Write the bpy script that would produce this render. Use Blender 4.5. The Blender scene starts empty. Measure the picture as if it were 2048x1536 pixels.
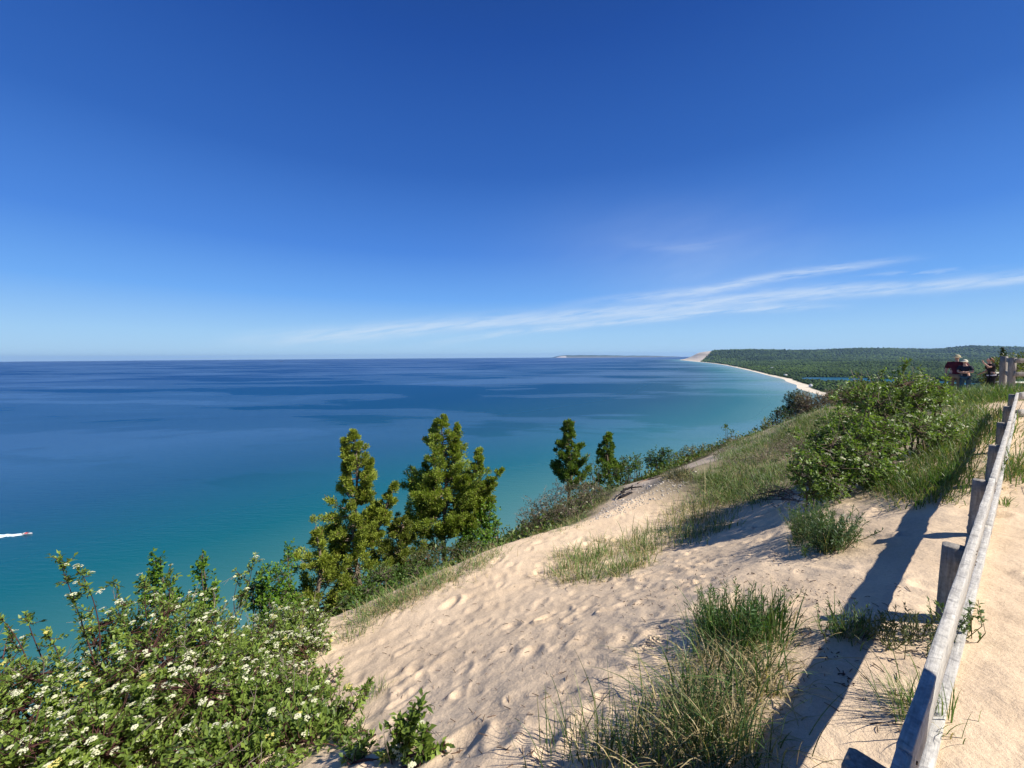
import bpy, math, random
import numpy as np
from mathutils import Vector, Matrix
R_ = math.radians
rs = np.random.RandomState(11)
random.seed(5)
sc = bpy.context.scene
COL = sc.collection

# ------------------------------------------------------------------ camera
EYE = 1.5
F = 771.0
PITCH, ROLL = R_(4.06), R_(0.36)
f0 = Vector((0, math.cos(PITCH), -math.sin(PITCH)))
u0 = Vector((0, math.sin(PITCH), math.cos(PITCH)))
r0 = Vector((1, 0, 0))
cr = r0*math.cos(ROLL) - u0*math.sin(ROLL)
cu = r0*math.sin(ROLL) + u0*math.cos(ROLL)
cam = bpy.data.cameras.new('camera')
camo = bpy.data.objects.new('camera', cam); COL.objects.link(camo)
M = Matrix(((cr.x, cu.x, -f0.x, 0), (cr.y, cu.y, -f0.y, 0), (cr.z, cu.z, -f0.z, EYE), (0, 0, 0, 1)))
camo.matrix_world = M
cam.sensor_width = 36; cam.lens = F/2048*36
cam.clip_start = 0.05; cam.clip_end = 90000
sc.camera = camo
def P(u, v, Z):
    """world point at forward distance Z seen in direction (u, v)"""
    a = (u-1024)/F; b = -(v-768)/F
    d = f0 + cr*a + cu*b
    t = Z/d.y
    return np.array((d.x*t, d.y*t, EYE + d.z*t))

# ------------------------------------------------------------------ light
SUN_EL = R_(46); sh = Vector((0.94, -0.34)).normalized()
S = Vector((sh.x*math.cos(SUN_EL), sh.y*math.cos(SUN_EL), math.sin(SUN_EL)))
sun = bpy.data.lights.new('sun', 'SUN'); sun.energy = 5.0; sun.angle = R_(0.53); sun.color = (1, 0.94, 0.86)
so = bpy.data.objects.new('sun', sun); COL.objects.link(so)
so.rotation_euler = S.to_track_quat('Z', 'Y').to_euler()
w = bpy.data.worlds.new('World'); sc.world = w; w.use_nodes = True
nt = w.node_tree; nt.nodes.clear()
def mk(nt):
    def m(op, a, b=None, c=None, clamp=False):
        n = nt.nodes.new('ShaderNodeMath'); n.operation = op; n.use_clamp = clamp
        for i, x in enumerate((a, b, c)):
            if x is None: continue
            if isinstance(x, (int, float)): n.inputs[i].default_value = x
            else: nt.links.new(x, n.inputs[i])
        return n.outputs[0]
    return m
m = mk(nt); L = nt.links.new
sky = nt.nodes.new('ShaderNodeTexSky'); sky.sky_type = 'NISHITA'; sky.sun_disc = False
sky.sun_elevation = SUN_EL; sky.sun_rotation = math.atan2(S.x, S.y)
sky.altitude = 300; sky.air_density = 1.15; sky.dust_density = 0.25; sky.ozone_density = 5.0
tc = nt.nodes.new('ShaderNodeTexCoord'); sx = nt.nodes.new('ShaderNodeSeparateXYZ'); L(tc.outputs['Generated'], sx.inputs[0])
X, Y, Zz = sx.outputs
yy = m('MAXIMUM', Y, 0.05)
ca = m('DIVIDE', X, yy); cb = m('DIVIDE', Zz, yy)
def ab(u, v):
    p = P(u, v, 1.0); return p[0], p[2]-EYE
def quad(pts):
    A = [ab(*p) for p in pts]; return np.polyfit([q[0] for q in A], [q[1] for q in A], 2)
def noise(scale, sxyz, detail=5, rough=0.55, off=0.0):
    cx = nt.nodes.new('ShaderNodeCombineXYZ')
    L(m('MULTIPLY', ca, sxyz[0]), cx.inputs[0]); L(m('MULTIPLY_ADD', ca, sxyz[2], m('MULTIPLY', cb, sxyz[1])), cx.inputs[1]); cx.inputs[2].default_value = off
    n = nt.nodes.new('ShaderNodeTexNoise'); n.inputs['Scale'].default_value = scale; n.inputs['Detail'].default_value = detail; n.inputs['Roughness'].default_value = rough
    L(cx.outputs[0], n.inputs['Vector']); return n.outputs['Fac']
def band(pts, w0, w1, a_lo, a_hi, amp, off, lo=0.35, hi=0.62):
    q = quad(pts)
    bc = m('MULTIPLY_ADD', m('MULTIPLY_ADD', ca, float(q[0]), float(q[1])), ca, float(q[2]))
    wob = m('MULTIPLY', m('SUBTRACT', noise(2.2, (1.2, 4, 0), 3, .5, off+3), 0.5), 0.035)
    dd = m('SUBTRACT', m('SUBTRACT', cb, bc), wob)
    mr = nt.nodes.new('ShaderNodeMapRange'); L(ca, mr.inputs[0]); mr.inputs[1].default_value = a_lo; mr.inputs[2].default_value = a_hi; mr.inputs[3].default_value = w0; mr.inputs[4].default_value = w1
    g = m('DIVIDE', dd, mr.outputs[0]); g = m('POWER', 2.718, m('MULTIPLY', m('MULTIPLY', g, g), -1.0))
    nz = noise(5.0, (1.5, 15, -1.9), 8, .64, off)
    m2 = nt.nodes.new('ShaderNodeMapRange'); m2.interpolation_type = 'SMOOTHSTEP'; L(nz, m2.inputs[0]); m2.inputs[1].default_value = lo; m2.inputs[2].default_value = hi
    e = nt.nodes.new('ShaderNodeMapRange'); e.interpolation_type = 'SMOOTHSTEP'; L(ca, e.inputs[0]); e.inputs[1].default_value = a_lo; e.inputs[2].default_value = a_lo + 0.45
    e2 = nt.nodes.new('ShaderNodeMapRange'); e2.interpolation_type = 'SMOOTHSTEP'; L(ca, e2.inputs[0]); e2.inputs[1].default_value = a_hi; e2.inputs[2].default_value = a_hi - 0.35
    return m('MULTIPLY', m('MULTIPLY', m('MULTIPLY', g, m2.outputs[0]), m('MULTIPLY', e.outputs[0], e2.outputs[0])), amp)
b1 = band([(480, 684), (900, 655), (1250, 622), (1600, 588), (2048, 556)], 0.019, 0.014, -0.85, 3.0, 0.62, 0.0, .18, .66)
b2 = band([(1180, 604), (1400, 584), (1600, 545), (1820, 520)], 0.012, 0.010, 0.05, 1.12, 0.5, 2.7, .3, .6)
b3 = band([(1050, 660), (1300, 634), (1600, 616)], 0.009, 0.008, -0.35, 0.95, 0.5, 7.7, .3, .6)
b4 = band([(1290, 492), (1350, 494), (1430, 484)], 0.018, 0.008, 0.22, 0.62, 0.42, 4.2, .3, .6)
b5 = band([(1650, 552), (1750, 549), (1960, 538)], 0.006, 0.006, 0.75, 1.30, 0.4, 12.2, .45, .6)
veil = m('MULTIPLY', m('MULTIPLY', noise(2.5, (1.0, 3.0, -1), 6, .6, 9.0), m('POWER', 2.718, m('MULTIPLY', m('POWER', m('DIVIDE', m('SUBTRACT', ca, 0.5), .35), 2.0), -1.0))), m('POWER', 2.718, m('MULTIPLY', m('POWER', m('DIVIDE', m('SUBTRACT', cb, 0.24), .12), 2.0), -1.0)))
dens = m('ADD', m('ADD', m('ADD', b1, b2), m('ADD', b3, b4)), m('ADD', b5, m('MULTIPLY', veil, 0.30)), clamp=True)
front = m('GREATER_THAN', Y, 0.06)
dens = m('MULTIPLY', dens, front)
hs = nt.nodes.new('ShaderNodeHueSaturation'); hs.inputs['Saturation'].default_value = 1.25; hs.inputs['Value'].default_value = 1.0; L(sky.outputs[0], hs.inputs['Color'])
# clear lakeside air: the sky texture's own sun-side variation over a clean blue gradient by elevation
gr = nt.nodes.new('ShaderNodeValToRGB'); el = m('DIVIDE', m('ARCSINE', Zz), math.pi/2)
stops = [(0.0, (5.4, 8.6, 11.6)), (.035, (4.4, 7.8, 11.8)), (.09, (2.0, 5.2, 11.6)), (.16, (.95, 3.15, 9.5)), (.27, (.42, 1.72, 6.5)), (.42, (.20, .98, 4.6)), (.55, (.14, .6, 2.8)), (1.0, (.10, .3, 1.2))]
while len(gr.color_ramp.elements) < len(stops): gr.color_ramp.elements.new(.5)
for i, (p_, c_) in enumerate(stops):
    gr.color_ramp.elements[i].position = p_; gr.color_ramp.elements[i].color = (*[x/12 for x in c_], 1)
L(m('MAXIMUM', el, 0.0), gr.inputs[0])
sc12 = nt.nodes.new('ShaderNodeVectorMath'); sc12.operation = 'SCALE'; sc12.inputs['Scale'].default_value = 12; L(gr.outputs[0], sc12.inputs[0])
ms = nt.nodes.new('ShaderNodeMixRGB'); ms.inputs[0].default_value = .90; L(hs.outputs[0], ms.inputs[1]); L(sc12.outputs[0], ms.inputs[2])
mix = nt.nodes.new('ShaderNodeMixRGB'); L(dens, mix.inputs[0]); L(ms.outputs[0], mix.inputs[1]); mix.inputs[2].default_value = (8.6, 10.0, 11.6, 1)
bg = nt.nodes.new('ShaderNodeBackground'); bg.inputs[1].default_value = 0.055; L(mix.outputs[0], bg.inputs[0])
wo = nt.nodes.new('ShaderNodeOutputWorld'); L(bg.outputs[0], wo.inputs[0])
sc.view_settings.view_transform = 'Standard'; sc.view_settings.look = 'None'
sc.view_settings.exposure = 0.57; sc.view_settings.gamma = 1
sc.cycles.volume_bounces = 0
sc.cycles.transparent_max_bounces = 12
sc.cycles.max_bounces = 6

# ------------------------------------------------------------------ helpers
def tag(o, label=None, cat=None, group=None, kind=None):
    if label: o['label'] = label
    if cat: o['category'] = cat
    if group: o['group'] = group
    if kind: o['kind'] = kind
    return o
def empty(name, loc, rz=0):
    o = bpy.data.objects.new(name, None); COL.objects.link(o)
    o.location = tuple(float(v) for v in loc); o.rotation_euler = (0, 0, rz); o.empty_display_size = .2
    return o
class MB:
    def __init__(s): s.v = []; s.q = []; s.t = []; s.c = []; s.n = 0
    def add(s, v, f, col=(1, 1, 1)):
        v = np.asarray(v, np.float32).reshape(-1, 3); f = np.asarray(f, np.int64)
        c = np.asarray(col, np.float32)
        if c.ndim == 1: c = np.tile(c, (len(v), 1))
        s.v.append(v); s.c.append(c); (s.q if f.shape[1] == 4 else s.t).append(f + s.n); s.n += len(v)
    def add_more(s, v, fq, ft, col):
        n0 = s.n; s.add(v, fq, col)
        s.t.append(np.asarray(ft, np.int64) + n0)
    def build(s, name, mat, parent=None, smooth=False, origin=None):
        me = bpy.data.meshes.new(name)
        v = np.concatenate(s.v) if s.v else np.zeros((0, 3), np.float32)
        c = np.concatenate(s.c) if s.c else v
        par = Vector((0, 0, 0))
        if parent is not None: par = parent_loc(parent)
        if origin is not None: par = Vector(origin)
        v = v - np.array(par, np.float32)
        q = np.concatenate(s.q) if s.q else np.zeros((0, 4), np.int64)
        t = np.concatenate(s.t) if s.t else np.zeros((0, 3), np.int64)
        me.vertices.add(len(v)); me.vertices.foreach_set('co', v.ravel())
        nl = q.size + t.size; me.loops.add(nl)
        me.loops.foreach_set('vertex_index', np.concatenate([q.ravel(), t.ravel()]).astype(np.int32))
        me.polygons.add(len(q)+len(t))
        st = np.concatenate([np.arange(len(q))*4, q.size + np.arange(len(t))*3]).astype(np.int32)
        me.polygons.foreach_set('loop_start', st)
        if smooth: me.polygons.foreach_set('use_smooth', np.ones(len(q)+len(t), bool))
        at = me.color_attributes.new('Col', 'FLOAT_COLOR', 'POINT')
        at.data.foreach_set('color', np.concatenate([c, np.ones((len(c), 1), np.float32)], 1).ravel())
        me.update(); me.validate()
        me.materials.append(mat)
        o = bpy.data.objects.new(name, me); COL.objects.link(o)
        if parent is not None: o.parent = parent
        elif origin is not None: o.location = tuple(float(x) for x in origin)
        return o
def parent_loc(o):
    l = Vector(o.location)
    while o.parent is not None:
        o = o.parent; l = l + Vector(o.location)
    return l
def norm(a): return a/np.maximum(np.linalg.norm(a, axis=-1, keepdims=True), 1e-9)
def box(mb, c, ax, ay, az, col=(1, 1, 1)):
    """box centred on c with half-axes ax, ay, az"""
    c = np.array(c, float); ax, ay, az = (np.array(k, float) for k in (ax, ay, az))
    v = [c + i*ax + j*ay + k*az for k in (-1, 1) for (i, j) in ((-1, -1), (1, -1), (1, 1), (-1, 1))]
    mb.add(v, [(0, 3, 2, 1), (4, 5, 6, 7), (0, 1, 5, 4), (1, 2, 6, 5), (2, 3, 7, 6), (3, 0, 4, 7)], col)
def tube(mb, pts, rad, col=(1, 1, 1), n=5, cap=False):
    pts = np.asarray(pts, float); K = len(pts)
    rad = np.broadcast_to(np.asarray(rad, float), (K,))
    d = norm(np.gradient(pts, axis=0)); ref = np.array((0, 0, 1.)) if abs(d[0][2]) < .9 else np.array((1., 0, 0))
    a = norm(np.cross(d, ref)); b = np.cross(d, a)
    th = np.arange(n)*2*np.pi/n
    v = pts[:, None] + rad[:, None, None]*(a[:, None]*np.cos(th)[None, :, None] + b[:, None]*np.sin(th)[None, :, None])
    f = [(i*n+j, i*n+(j+1) % n, (i+1)*n+(j+1) % n, (i+1)*n+j) for i in range(K-1) for j in range(n)]
    v = v.reshape(-1, 3)
    if cap:
        v = np.concatenate([v, pts[:1], pts[-1:]])
        ft = [((j+1) % n, j, K*n) for j in range(n)] + [((K-1)*n+j, (K-1)*n+(j+1) % n, K*n+1) for j in range(n)]
        mb.add_more(v, f, ft, col)
    else: mb.add(v, f, col)
def leaves(mb, pos, d, nrm, ln, wd, col, fold=0.18, droop=0.0):
    """folded leaf of two quads for every position"""
    N = len(pos); d = norm(d); side = norm(np.cross(d, nrm)); up = np.cross(side, d)
    ln = np.broadcast_to(np.asarray(ln, float), (N,))[:, None]; wd = np.broadcast_to(np.asarray(wd, float), (N,))[:, None]
    base = pos; tip = pos + d*ln - up*ln*droop; mid = pos + d*ln*.48
    Lf = mid - side*wd*.5 + up*wd*fold; Rt = mid + side*wd*.5 + up*wd*fold
    v = np.stack([base, Rt, tip, Lf, mid + up*0.0], 1).reshape(-1, 3)
    i = np.arange(N)[:, None]*5
    f = np.concatenate([i + np.array([[0, 1, 2, 4]]), i + np.array([[0, 4, 2, 3]])])
    mb.add(v, f, np.repeat(col, 5, 0))
def blades(mb, base, lean, ln, wd, curve, col, seg=5, coltip=None):
    """curved grass blades; lean is a horizontal unit vector times tilt"""
    N = len(base); t = np.linspace(0, 1, seg+1)[None, :, None]
    ln = ln[:, None, None]; lean = lean[:, None, :]
    up = np.array((0, 0, 1.))[None, None]
    cv = curve[:, None, None]
    p = base[:, None] + ln*(up*(t - cv*t**2.2*.75) + lean*(t*.55 + cv*t**2*1.1))
    h = norm(lean[:, 0]); side = np.cross(h, np.array((0, 0, 1.)))
    tw = rs.uniform(-.9, .9, N)[:, None]
    side = norm(side + h*tw)[:, None]
    wv = (wd[:, None, None]*(1 - t**2.0)**.8 + .0004)
    v = np.stack([p - side*wv*.5, p + side*wv*.5], 2).reshape(-1, 3)
    k = (seg+1)*2
    i = np.arange(N)[:, None, None]*k + np.arange(seg)[None, :, None]*2
    f = (i + np.array([0, 1, 3, 2])[None, None]).reshape(-1, 4)
    c = np.repeat(col[:, None], seg+1, 1)
    if coltip is not None: c = c*(1-t**1.5) + coltip[:, None]*t**1.5
    mb.add(v, f, np.repeat(c.reshape(-1, 3), 2, 0))
def rnd_dir(n):
    v = rs.normal(size=(n, 3)); return norm(v)
def mixcol(a, b, t):
    return np.array(a)[None]*(1-t[:, None]) + np.array(b)[None]*t[:, None]
# smooth value noise, vectorised
_tab = np.random.RandomState(3).rand(256, 256)
def vnoise(x, y):
    xi = np.floor(x).astype(int); yi = np.floor(y).astype(int); fx = x-xi; fy = y-yi
    fx = fx*fx*(3-2*fx); fy = fy*fy*(3-2*fy)
    g = lambda i, j: _tab[i & 255, j & 255]
    return (g(xi, yi)*(1-fx)+g(xi+1, yi)*fx)*(1-fy) + (g(xi, yi+1)*(1-fx)+g(xi+1, yi+1)*fx)*fy - .5
def fbm(x, y, o=4):
    s = 0; a = 1
    for i in range(o): s = s + a*vnoise(x*2**i+17*i, y*2**i+31*i); a *= .5
    return s
def sstep(a, b, x):
    t = np.clip((x-a)/(b-a), 0, 1); return t*t*(3-2*t)

# ------------------------------------------------------------------ materials
def mat(name, rough=.8, use_attr=True, base=(.5, .5, .5), spec=.3, build=None):
    mt = bpy.data.materials.new(name); mt.use_nodes = True
    t = mt.node_tree; b = t.nodes['Principled BSDF']
    b.inputs['Roughness'].default_value = rough; b.inputs['Specular IOR Level'].default_value = spec
    b.inputs['Base Color'].default_value = (*base, 1)
    if build: build(t, b)
    elif use_attr:
        a = t.nodes.new('ShaderNodeAttribute'); a.attribute_name = 'Col'
        t.links.new(a.outputs['Color'], b.inputs['Base Color'])
    return mt
def nnoise(t, scale, detail=4, rough=.5, vec=None, coord='Object'):
    n = t.nodes.new('ShaderNodeTexNoise'); n.inputs['Scale'].default_value = scale; n.inputs['Detail'].default_value = detail; n.inputs['Roughness'].default_value = rough
    if vec is None:
        g = t.nodes.new('ShaderNodeNewGeometry'); vec = g.outputs['Position'] if coord == 'World' else t.nodes.new('ShaderNodeTexCoord').outputs[coord]
    t.links.new(vec, n.inputs['Vector']); return n.outputs['Fac']
def ramp(t, fac, stops):
    r = t.nodes.new('ShaderNodeValToRGB'); e = r.color_ramp.elements
    while len(e) < len(stops): e.new(0.5)
    for i, (p, c) in enumerate(stops):
        e[i].position = p; e[i].color = (*c, 1)
    t.links.new(fac, r.inputs[0]); return r.outputs[0]
def mul(t, a, b, fac=1.0, mode='MULTIPLY'):
    x = t.nodes.new('ShaderNodeMixRGB'); x.blend_type = mode
    if isinstance(fac, float): x.inputs[0].default_value = fac
    else: t.links.new(fac, x.inputs[0])
    for i, k in ((1, a), (2, b)):
        if isinstance(k, tuple): x.inputs[i].default_value = (*k, 1)
        else: t.links.new(k, x.inputs[i])
    return x.outputs[0]
def bump(t, b, h, strength, dist, prev=None):
    n = t.nodes.new('ShaderNodeBump'); n.inputs['Strength'].default_value = strength; n.inputs['Distance'].default_value = dist
    t.links.new(h, n.inputs['Height'])
    if prev is not None: t.links.new(prev, n.inputs['Normal'])
    t.links.new(n.outputs[0], b.inputs['Normal']); return n.outputs[0]
def leafmat(name, transl=.35, rough=.45):
    mt = bpy.data.materials.new(name); mt.use_nodes = True; t = mt.node_tree; b = t.nodes['Principled BSDF']
    a = t.nodes.new('ShaderNodeAttribute'); a.attribute_name = 'Col'
    t.links.new(a.outputs['Color'], b.inputs['Base Color']); b.inputs['Roughness'].default_value = rough; b.inputs['Specular IOR Level'].default_value = .4
    tr = t.nodes.new('ShaderNodeBsdfTranslucent')
    t.links.new(mul(t, a.outputs['Color'], (1.25, 1.35, .55)), tr.inputs[0])
    mx = t.nodes.new('ShaderNodeMixShader'); mx.inputs[0].default_value = transl
    t.links.new(b.outputs[0], mx.inputs[1]); t.links.new(tr.outputs[0], mx.inputs[2])
    t.links.new(mx.outputs[0], t.nodes['Material Output'].inputs[0]); return mt
LEAF = leafmat('leaf'); FROND = leafmat('cedar_frond', .3, .6); GRASS = leafmat('grass_blade', .25, .5)
PETAL = leafmat('petal', .3, .7)
def b_bark(t, b):
    a = t.nodes.new('ShaderNodeAttribute'); a.attribute_name = 'Col'
    n = nnoise(t, 30, 5, .6)
    t.links.new(mul(t, a.outputs['Color'], ramp(t, n, [(.3, (.5, .5, .5)), (.7, (1.3, 1.3, 1.3))])), b.inputs['Base Color'])
    bump(t, b, n, .5, .01)
BARK = mat('bark', .9, build=b_bark)
def b_sand(t, b):
    a = t.nodes.new('ShaderNodeAttribute'); a.attribute_name = 'Col'
    g = t.nodes.new('ShaderNodeNewGeometry').outputs['Position']
    n1 = nnoise(t, 1.3, 5, .6, g); n2 = nnoise(t, 45, 4, .7, g); n3 = nnoise(t, 320, 2, .6, g); n4 = nnoise(t, 9, 5, .65, g)
    c = mul(t, a.outputs['Color'], ramp(t, n1, [(.3, (.9, .88, .86)), (.7, (1.08, 1.08, 1.08))]))
    c = mul(t, c, ramp(t, n2, [(.3, (.86, .86, .85)), (.55, (1.0, 1.0, 1.0)), (.75, (1.06, 1.06, 1.06))]))
    c = mul(t, c, ramp(t, n3, [(.28, (.72, .7, .68)), (.45, (1, 1, 1)), (.72, (1.15, 1.15, 1.15))]))
    t.links.new(c, b.inputs['Base Color'])
    p = bump(t, b, n4, .35, .05); p = bump(t, b, n2, .4, .012, p); bump(t, b, n3, .35, .003, p)
SAND = mat('sand', .95, build=b_sand, spec=.12)
def b_wood(t, b):
    tc = t.nodes.new('ShaderNodeTexCoord'); mp = t.nodes.new('ShaderNodeMapping'); mp.inputs['Scale'].default_value = (1, 14, 14)
    t.links.new(tc.outputs['Object'], mp.inputs[0])
    grain = nnoise(t, 5, 6, .65, mp.outputs[0])
    patch = nnoise(t, 9, 4, .6)
    fine = nnoise(t, 60, 3, .6)
    wv = t.nodes.new('ShaderNodeTexWave'); wv.wave_type = 'BANDS'; wv.bands_direction = 'X'; wv.inputs['Scale'].default_value = 1.9; wv.inputs['Distortion'].default_value = 9; wv.inputs['Detail'].default_value = 4; wv.inputs['Detail Scale'].default_value = 3
    t.links.new(tc.outputs['Object'], wv.inputs['Vector'])
    c = ramp(t, grain, [(.25, (.30, .28, .25)), (.5, (.47, .445, .40)), (.75, (.60, .575, .53))])
    c = mul(t, c, ramp(t, patch, [(.35, (.85, .86, .87)), (.6, (1.06, 1.07, 1.05))]))
    c = mul(t, c, ramp(t, wv.outputs['Fac'], [(.0, (.72, .72, .74)), (.08, (1, 1, 1))]))
    c = mul(t, c, ramp(t, fine, [(.3, (.75, .75, .75)), (.6, (1.1, 1.1, 1.1))]))
    t.links.new(c, b.inputs['Base Color'])
    p = bump(t, b, grain, .6, .006); bump(t, b, fine, .4, .003, p)
WOOD = mat('weathered_wood', .75, build=b_wood, spec=.12)
def b_wood2(t, b):
    mp = t.nodes.new('ShaderNodeMapping'); mp.inputs['Scale'].default_value = (12, 12, .8)
    t.links.new(t.nodes.new('ShaderNodeTexCoord').outputs['Object'], mp.inputs[0])
    grain = nnoise(t, 6, 6, .65, mp.outputs[0]); fine = nnoise(t, 50, 3, .6)
    c = ramp(t, grain, [(.25, (.12, .11, .095)), (.5, (.25, .23, .20)), (.75, (.38, .355, .31))])
    c = mul(t, c, ramp(t, fine, [(.3, (.75, .75, .75)), (.6, (1.1, 1.1, 1.1))]))
    t.links.new(c, b.inputs['Base Color']); bump(t, b, grain, .7, .008)
POSTW = mat('post_wood', .85, build=b_wood2, spec=.3)
PLAIN = mat('painted', .6)
CLOTH = mat('cloth', .9)
SKIN = mat('skin', .55, False, (.55, .33, .24))

# ------------------------------------------------------------------ terrain function
UDIR = np.array((.804, .598)); NDIR = np.array((-.598, .804))
prof_d = [-400, -50, -5, 0, .5, 1.5, 3, 4, 5, 5.7, 6.6, 8, 143, 160, 400]
prof_z = [6, .6, .05, 0, -.03, -.27, -1.0, -1.4, -1.7, -1.95, -2.75, -4.0, -120.6, -124, -160]
def prof(d): return np.interp(d, prof_d, prof_z)
# coast in world metres, from far behind-left to beyond the dune
coast = np.array([(-2500, -1900), (-430, -300), (-62, 96), (316, 414), (560, 620), (800, 900), (935, 1180), (1000, 1330), (1050, 1430), (1150, 1560), (1195, 1650), (1260, 1780), (1378, 1960), (1484, 2213), (1840, 2967), (2300, 4000), (2670, 4850), (3150, 6100), (3519, 7235), (4150, 9100), (4870, 11300), (5600, 12400), (9000, 14000), (30000, 17000)], float)
# refine the polyline (smooth) once
def chaikin(p):
    q = [p[0]]
    for a, b in zip(p[:-1], p[1:]): q += [a*.75+b*.25, a*.25+b*.75]
    q.append(p[-1]); return np.array(q)
coast_s = chaikin(coast)
def shore(x, y):
    """signed distance inland"""
    x = np.asarray(x, float); y = np.asarray(y, float)
    best = np.full(x.shape, 1e12); sg = np.ones(x.shape)
    for a, b in zip(coast_s[:-1], coast_s[1:]):
        e = b-a; L2 = e@e
        t = np.clip(((x-a[0])*e[0] + (y-a[1])*e[1])/L2, 0, 1)
        dx = x-a[0]-t*e[0]; dy = y-a[1]-t*e[1]; d2 = dx*dx+dy*dy
        m_ = d2 < best; best = np.where(m_, d2, best)
        cr_ = e[0]*dy - e[1]*dx
        sg = np.where(m_, np.where(cr_ < 0, 1., -1.), sg)
    return np.sqrt(best)*sg
ctl_px = [(1250, 990, 10.5), (1235, 962, 12), (1440, 897, 17), (1350, 1000, 9), (1550, 960, 8.5), (1600, 900, 13), (1700, 850, 14),
          (1300, 1040, 8.2), (1450, 1100, 5.0), (1200, 1150, 5.2), (1010, 1082, 7.0), (1170, 1042, 8.5), (800, 1190, 5.6), (660, 1275, 4.5),
          (1620, 835, 26), (1520, 868, 21), (1640, 1105, 3.9), (1250, 1300, 2.55), (1000, 1250, 3.55), (850, 1500, 2.35), (1500, 1000, 8),
          (1900, 812, 10), (1820, 850, 10), (1960, 782, 12.3), (2030, 782, 12.6), (1340, 955, 12.5), (1390, 925, 15)]
cw = [tuple(P(*c)) for c in ctl_px]
cw += [(x, y, z) for x, y, z in ((.9, 1.0, .02), (2.39, 2.1, .03), (3.85, 3.2, .03), (5.33, 4.3, .06), (6.86, 5.4, .1), (8.32, 6.5, .17), (9.85, 7.6, .25), (11.5, 8, .3),
        (1.5, 0.6, .04), (3.6, 1.6, .05), (6.5, 3.4, .1), (10, 5, .2), (15, 10, .35), (16.7, 14.6, -.2), (18.4, 14.2, -.1), (20, 12, .3), (0, -2, .1), (3, -2, .1), (22, 20, -1.2), (-4, -2, 0))]
cw = np.array(cw)
base0 = prof(cw[:, :2]@NDIR)
resid = cw[:, 2]-base0
def kern(r): return np.exp(-r/5.0)*(1+r/5.0)
Dm = np.linalg.norm(cw[:, None, :2]-cw[None, :, :2], axis=2)
wts = np.linalg.solve(kern(Dm)+np.eye(len(cw))*.02, resid)
def G0(x, y):
    x = np.asarray(x, float); y = np.asarray(y, float)
    z = prof(x*NDIR[0]+y*NDIR[1])
    for (cx, cy, _), wt in zip(cw, wts):
        z = z + wt*kern(np.hypot(x-cx, y-cy))
    z = z - .13*np.maximum(x*UDIR[0]+y*UDIR[1]-25, 0)
    return z + .05*fbm(x*.6, y*.6, 3) + .018*fbm(x*3.1+9, y*3.1, 3)
# ridge silhouette of the far hills: (pixel column, pixel row)
RID = np.array([(1340, 712), (1360, 712), (1395, 703), (1425, 702), (1500, 700.5), (1590, 702), (1650, 701), (1700, 698.5), (1780, 698), (1850, 700), (1880, 699.5), (1940, 693.5), (2000, 695), (2100, 697), (3000, 700)])
rid_a = []; rid_b = []
for u, v in RID:
    p = P(u, v, 1.0); rid_a.append(p[0]); rid_b.append(p[2]-EYE)
LAKE_Z = -119.0
def lake_d(x, y):
    """<0 inside the inland lake"""
    cx, cy = 1645, 1700
    dx = x-cx; dy = y-cy; c, s = math.cos(.12), math.sin(.12)
    a = (dx*c+dy*s)/240; b = (-dx*s+dy*c)/340
    r = np.hypot(a, b) + .14*fbm(x/210., y/210., 3)
    return r-1
def far_z(x, y, s=None):
    x = np.asarray(x, float); y = np.asarray(y, float)
    if s is None: s = shore(x, y)
    r = np.hypot(x, y)
    a = x/np.maximum(y, 1)
    ht = np.interp(a, rid_a, rid_b)*9500 + 120.0
    rise = sstep(6300, 9600, y + 500*vnoise(x/900., y/900.)) * sstep(-30, 560, s)
    low = sstep(0, 60, s)*3 + sstep(40, 300, s)*6 + sstep(300, 1500, s)*sstep(2300, 3500, y)*(22+30*fbm(x/900., y/900., 3))
    low = np.where((lake_d(x, y) < .18) & (y < 3000), np.minimum(low, 1.0+6*np.clip(lake_d(x, y), 0, 1)), low)
    zf = -120.6 + low + rise*np.maximum(ht-low, 0)*(1-.25*sstep(9600, 13000, y)) + rise*14*fbm(x/420., y/420., 3)*(1-sstep(9000, 9700, y)*.8)
    hh = sstep(0, 1, s/138.); bl = -120.6 + np.clip(s, 0, 135)*.864 + np.clip(s-135, 0, 10)*.25
    k = 1-sstep(150, 650, r)
    z = zf + (bl-zf)*np.where(s > 0, k, 0)
    return np.where(s < 0, -120.6 + s*.05, z)

# ------------------------------------------------------------------ sand ground (near) with footprints
def grid_mesh(mb, Xs, Ys, Zs, col):
    n, k = Xs.shape
    i = np.arange(n-1)[:, None]*k + np.arange(k-1)[None]
    f = np.stack([i, i+1, i+k+1, i+k], -1).reshape(-1, 4)
    mb.add(np.stack([Xs, Ys, Zs], -1).reshape(-1, 3), f, col)
rr = np.concatenate([np.linspace(.02, .9, 25), np.exp(np.arange(math.log(.92), math.log(75), .0085))])
th = np.concatenate([np.arange(-180, -66, 2.0), np.arange(-66, 66, .24), np.arange(66, 180.1, 2.0)])
RR, TT = np.meshgrid(rr, np.radians(th), indexing='ij')
GX = RR*np.sin(TT); GY = RR*np.cos(TT)
GZ = G0(GX, GY)
dd = GX*NDIR[0]+GY*NDIR[1]
def sandmask(x, y):
    """1 on bare sand, 0 where plants hold the ground"""
    d = x*NDIR[0]+y*NDIR[1]; t = x*UDIR[0]+y*UDIR[1]
    edge = 6.0 + 2.2*sstep(6, 12, t)
    m1 = 1-sstep(edge-.3, edge+.5, d + .5*fbm(x*1.3, y*1.3, 3))
    bank = sstep(7.5, 9.5, t)*sstep(.8, 1.6, d)*(1-sstep(5.6, 6.6, d))
    return np.clip(m1*(1-.75*bank), 0, 1)
SM = sandmask(GX, GY)
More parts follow.
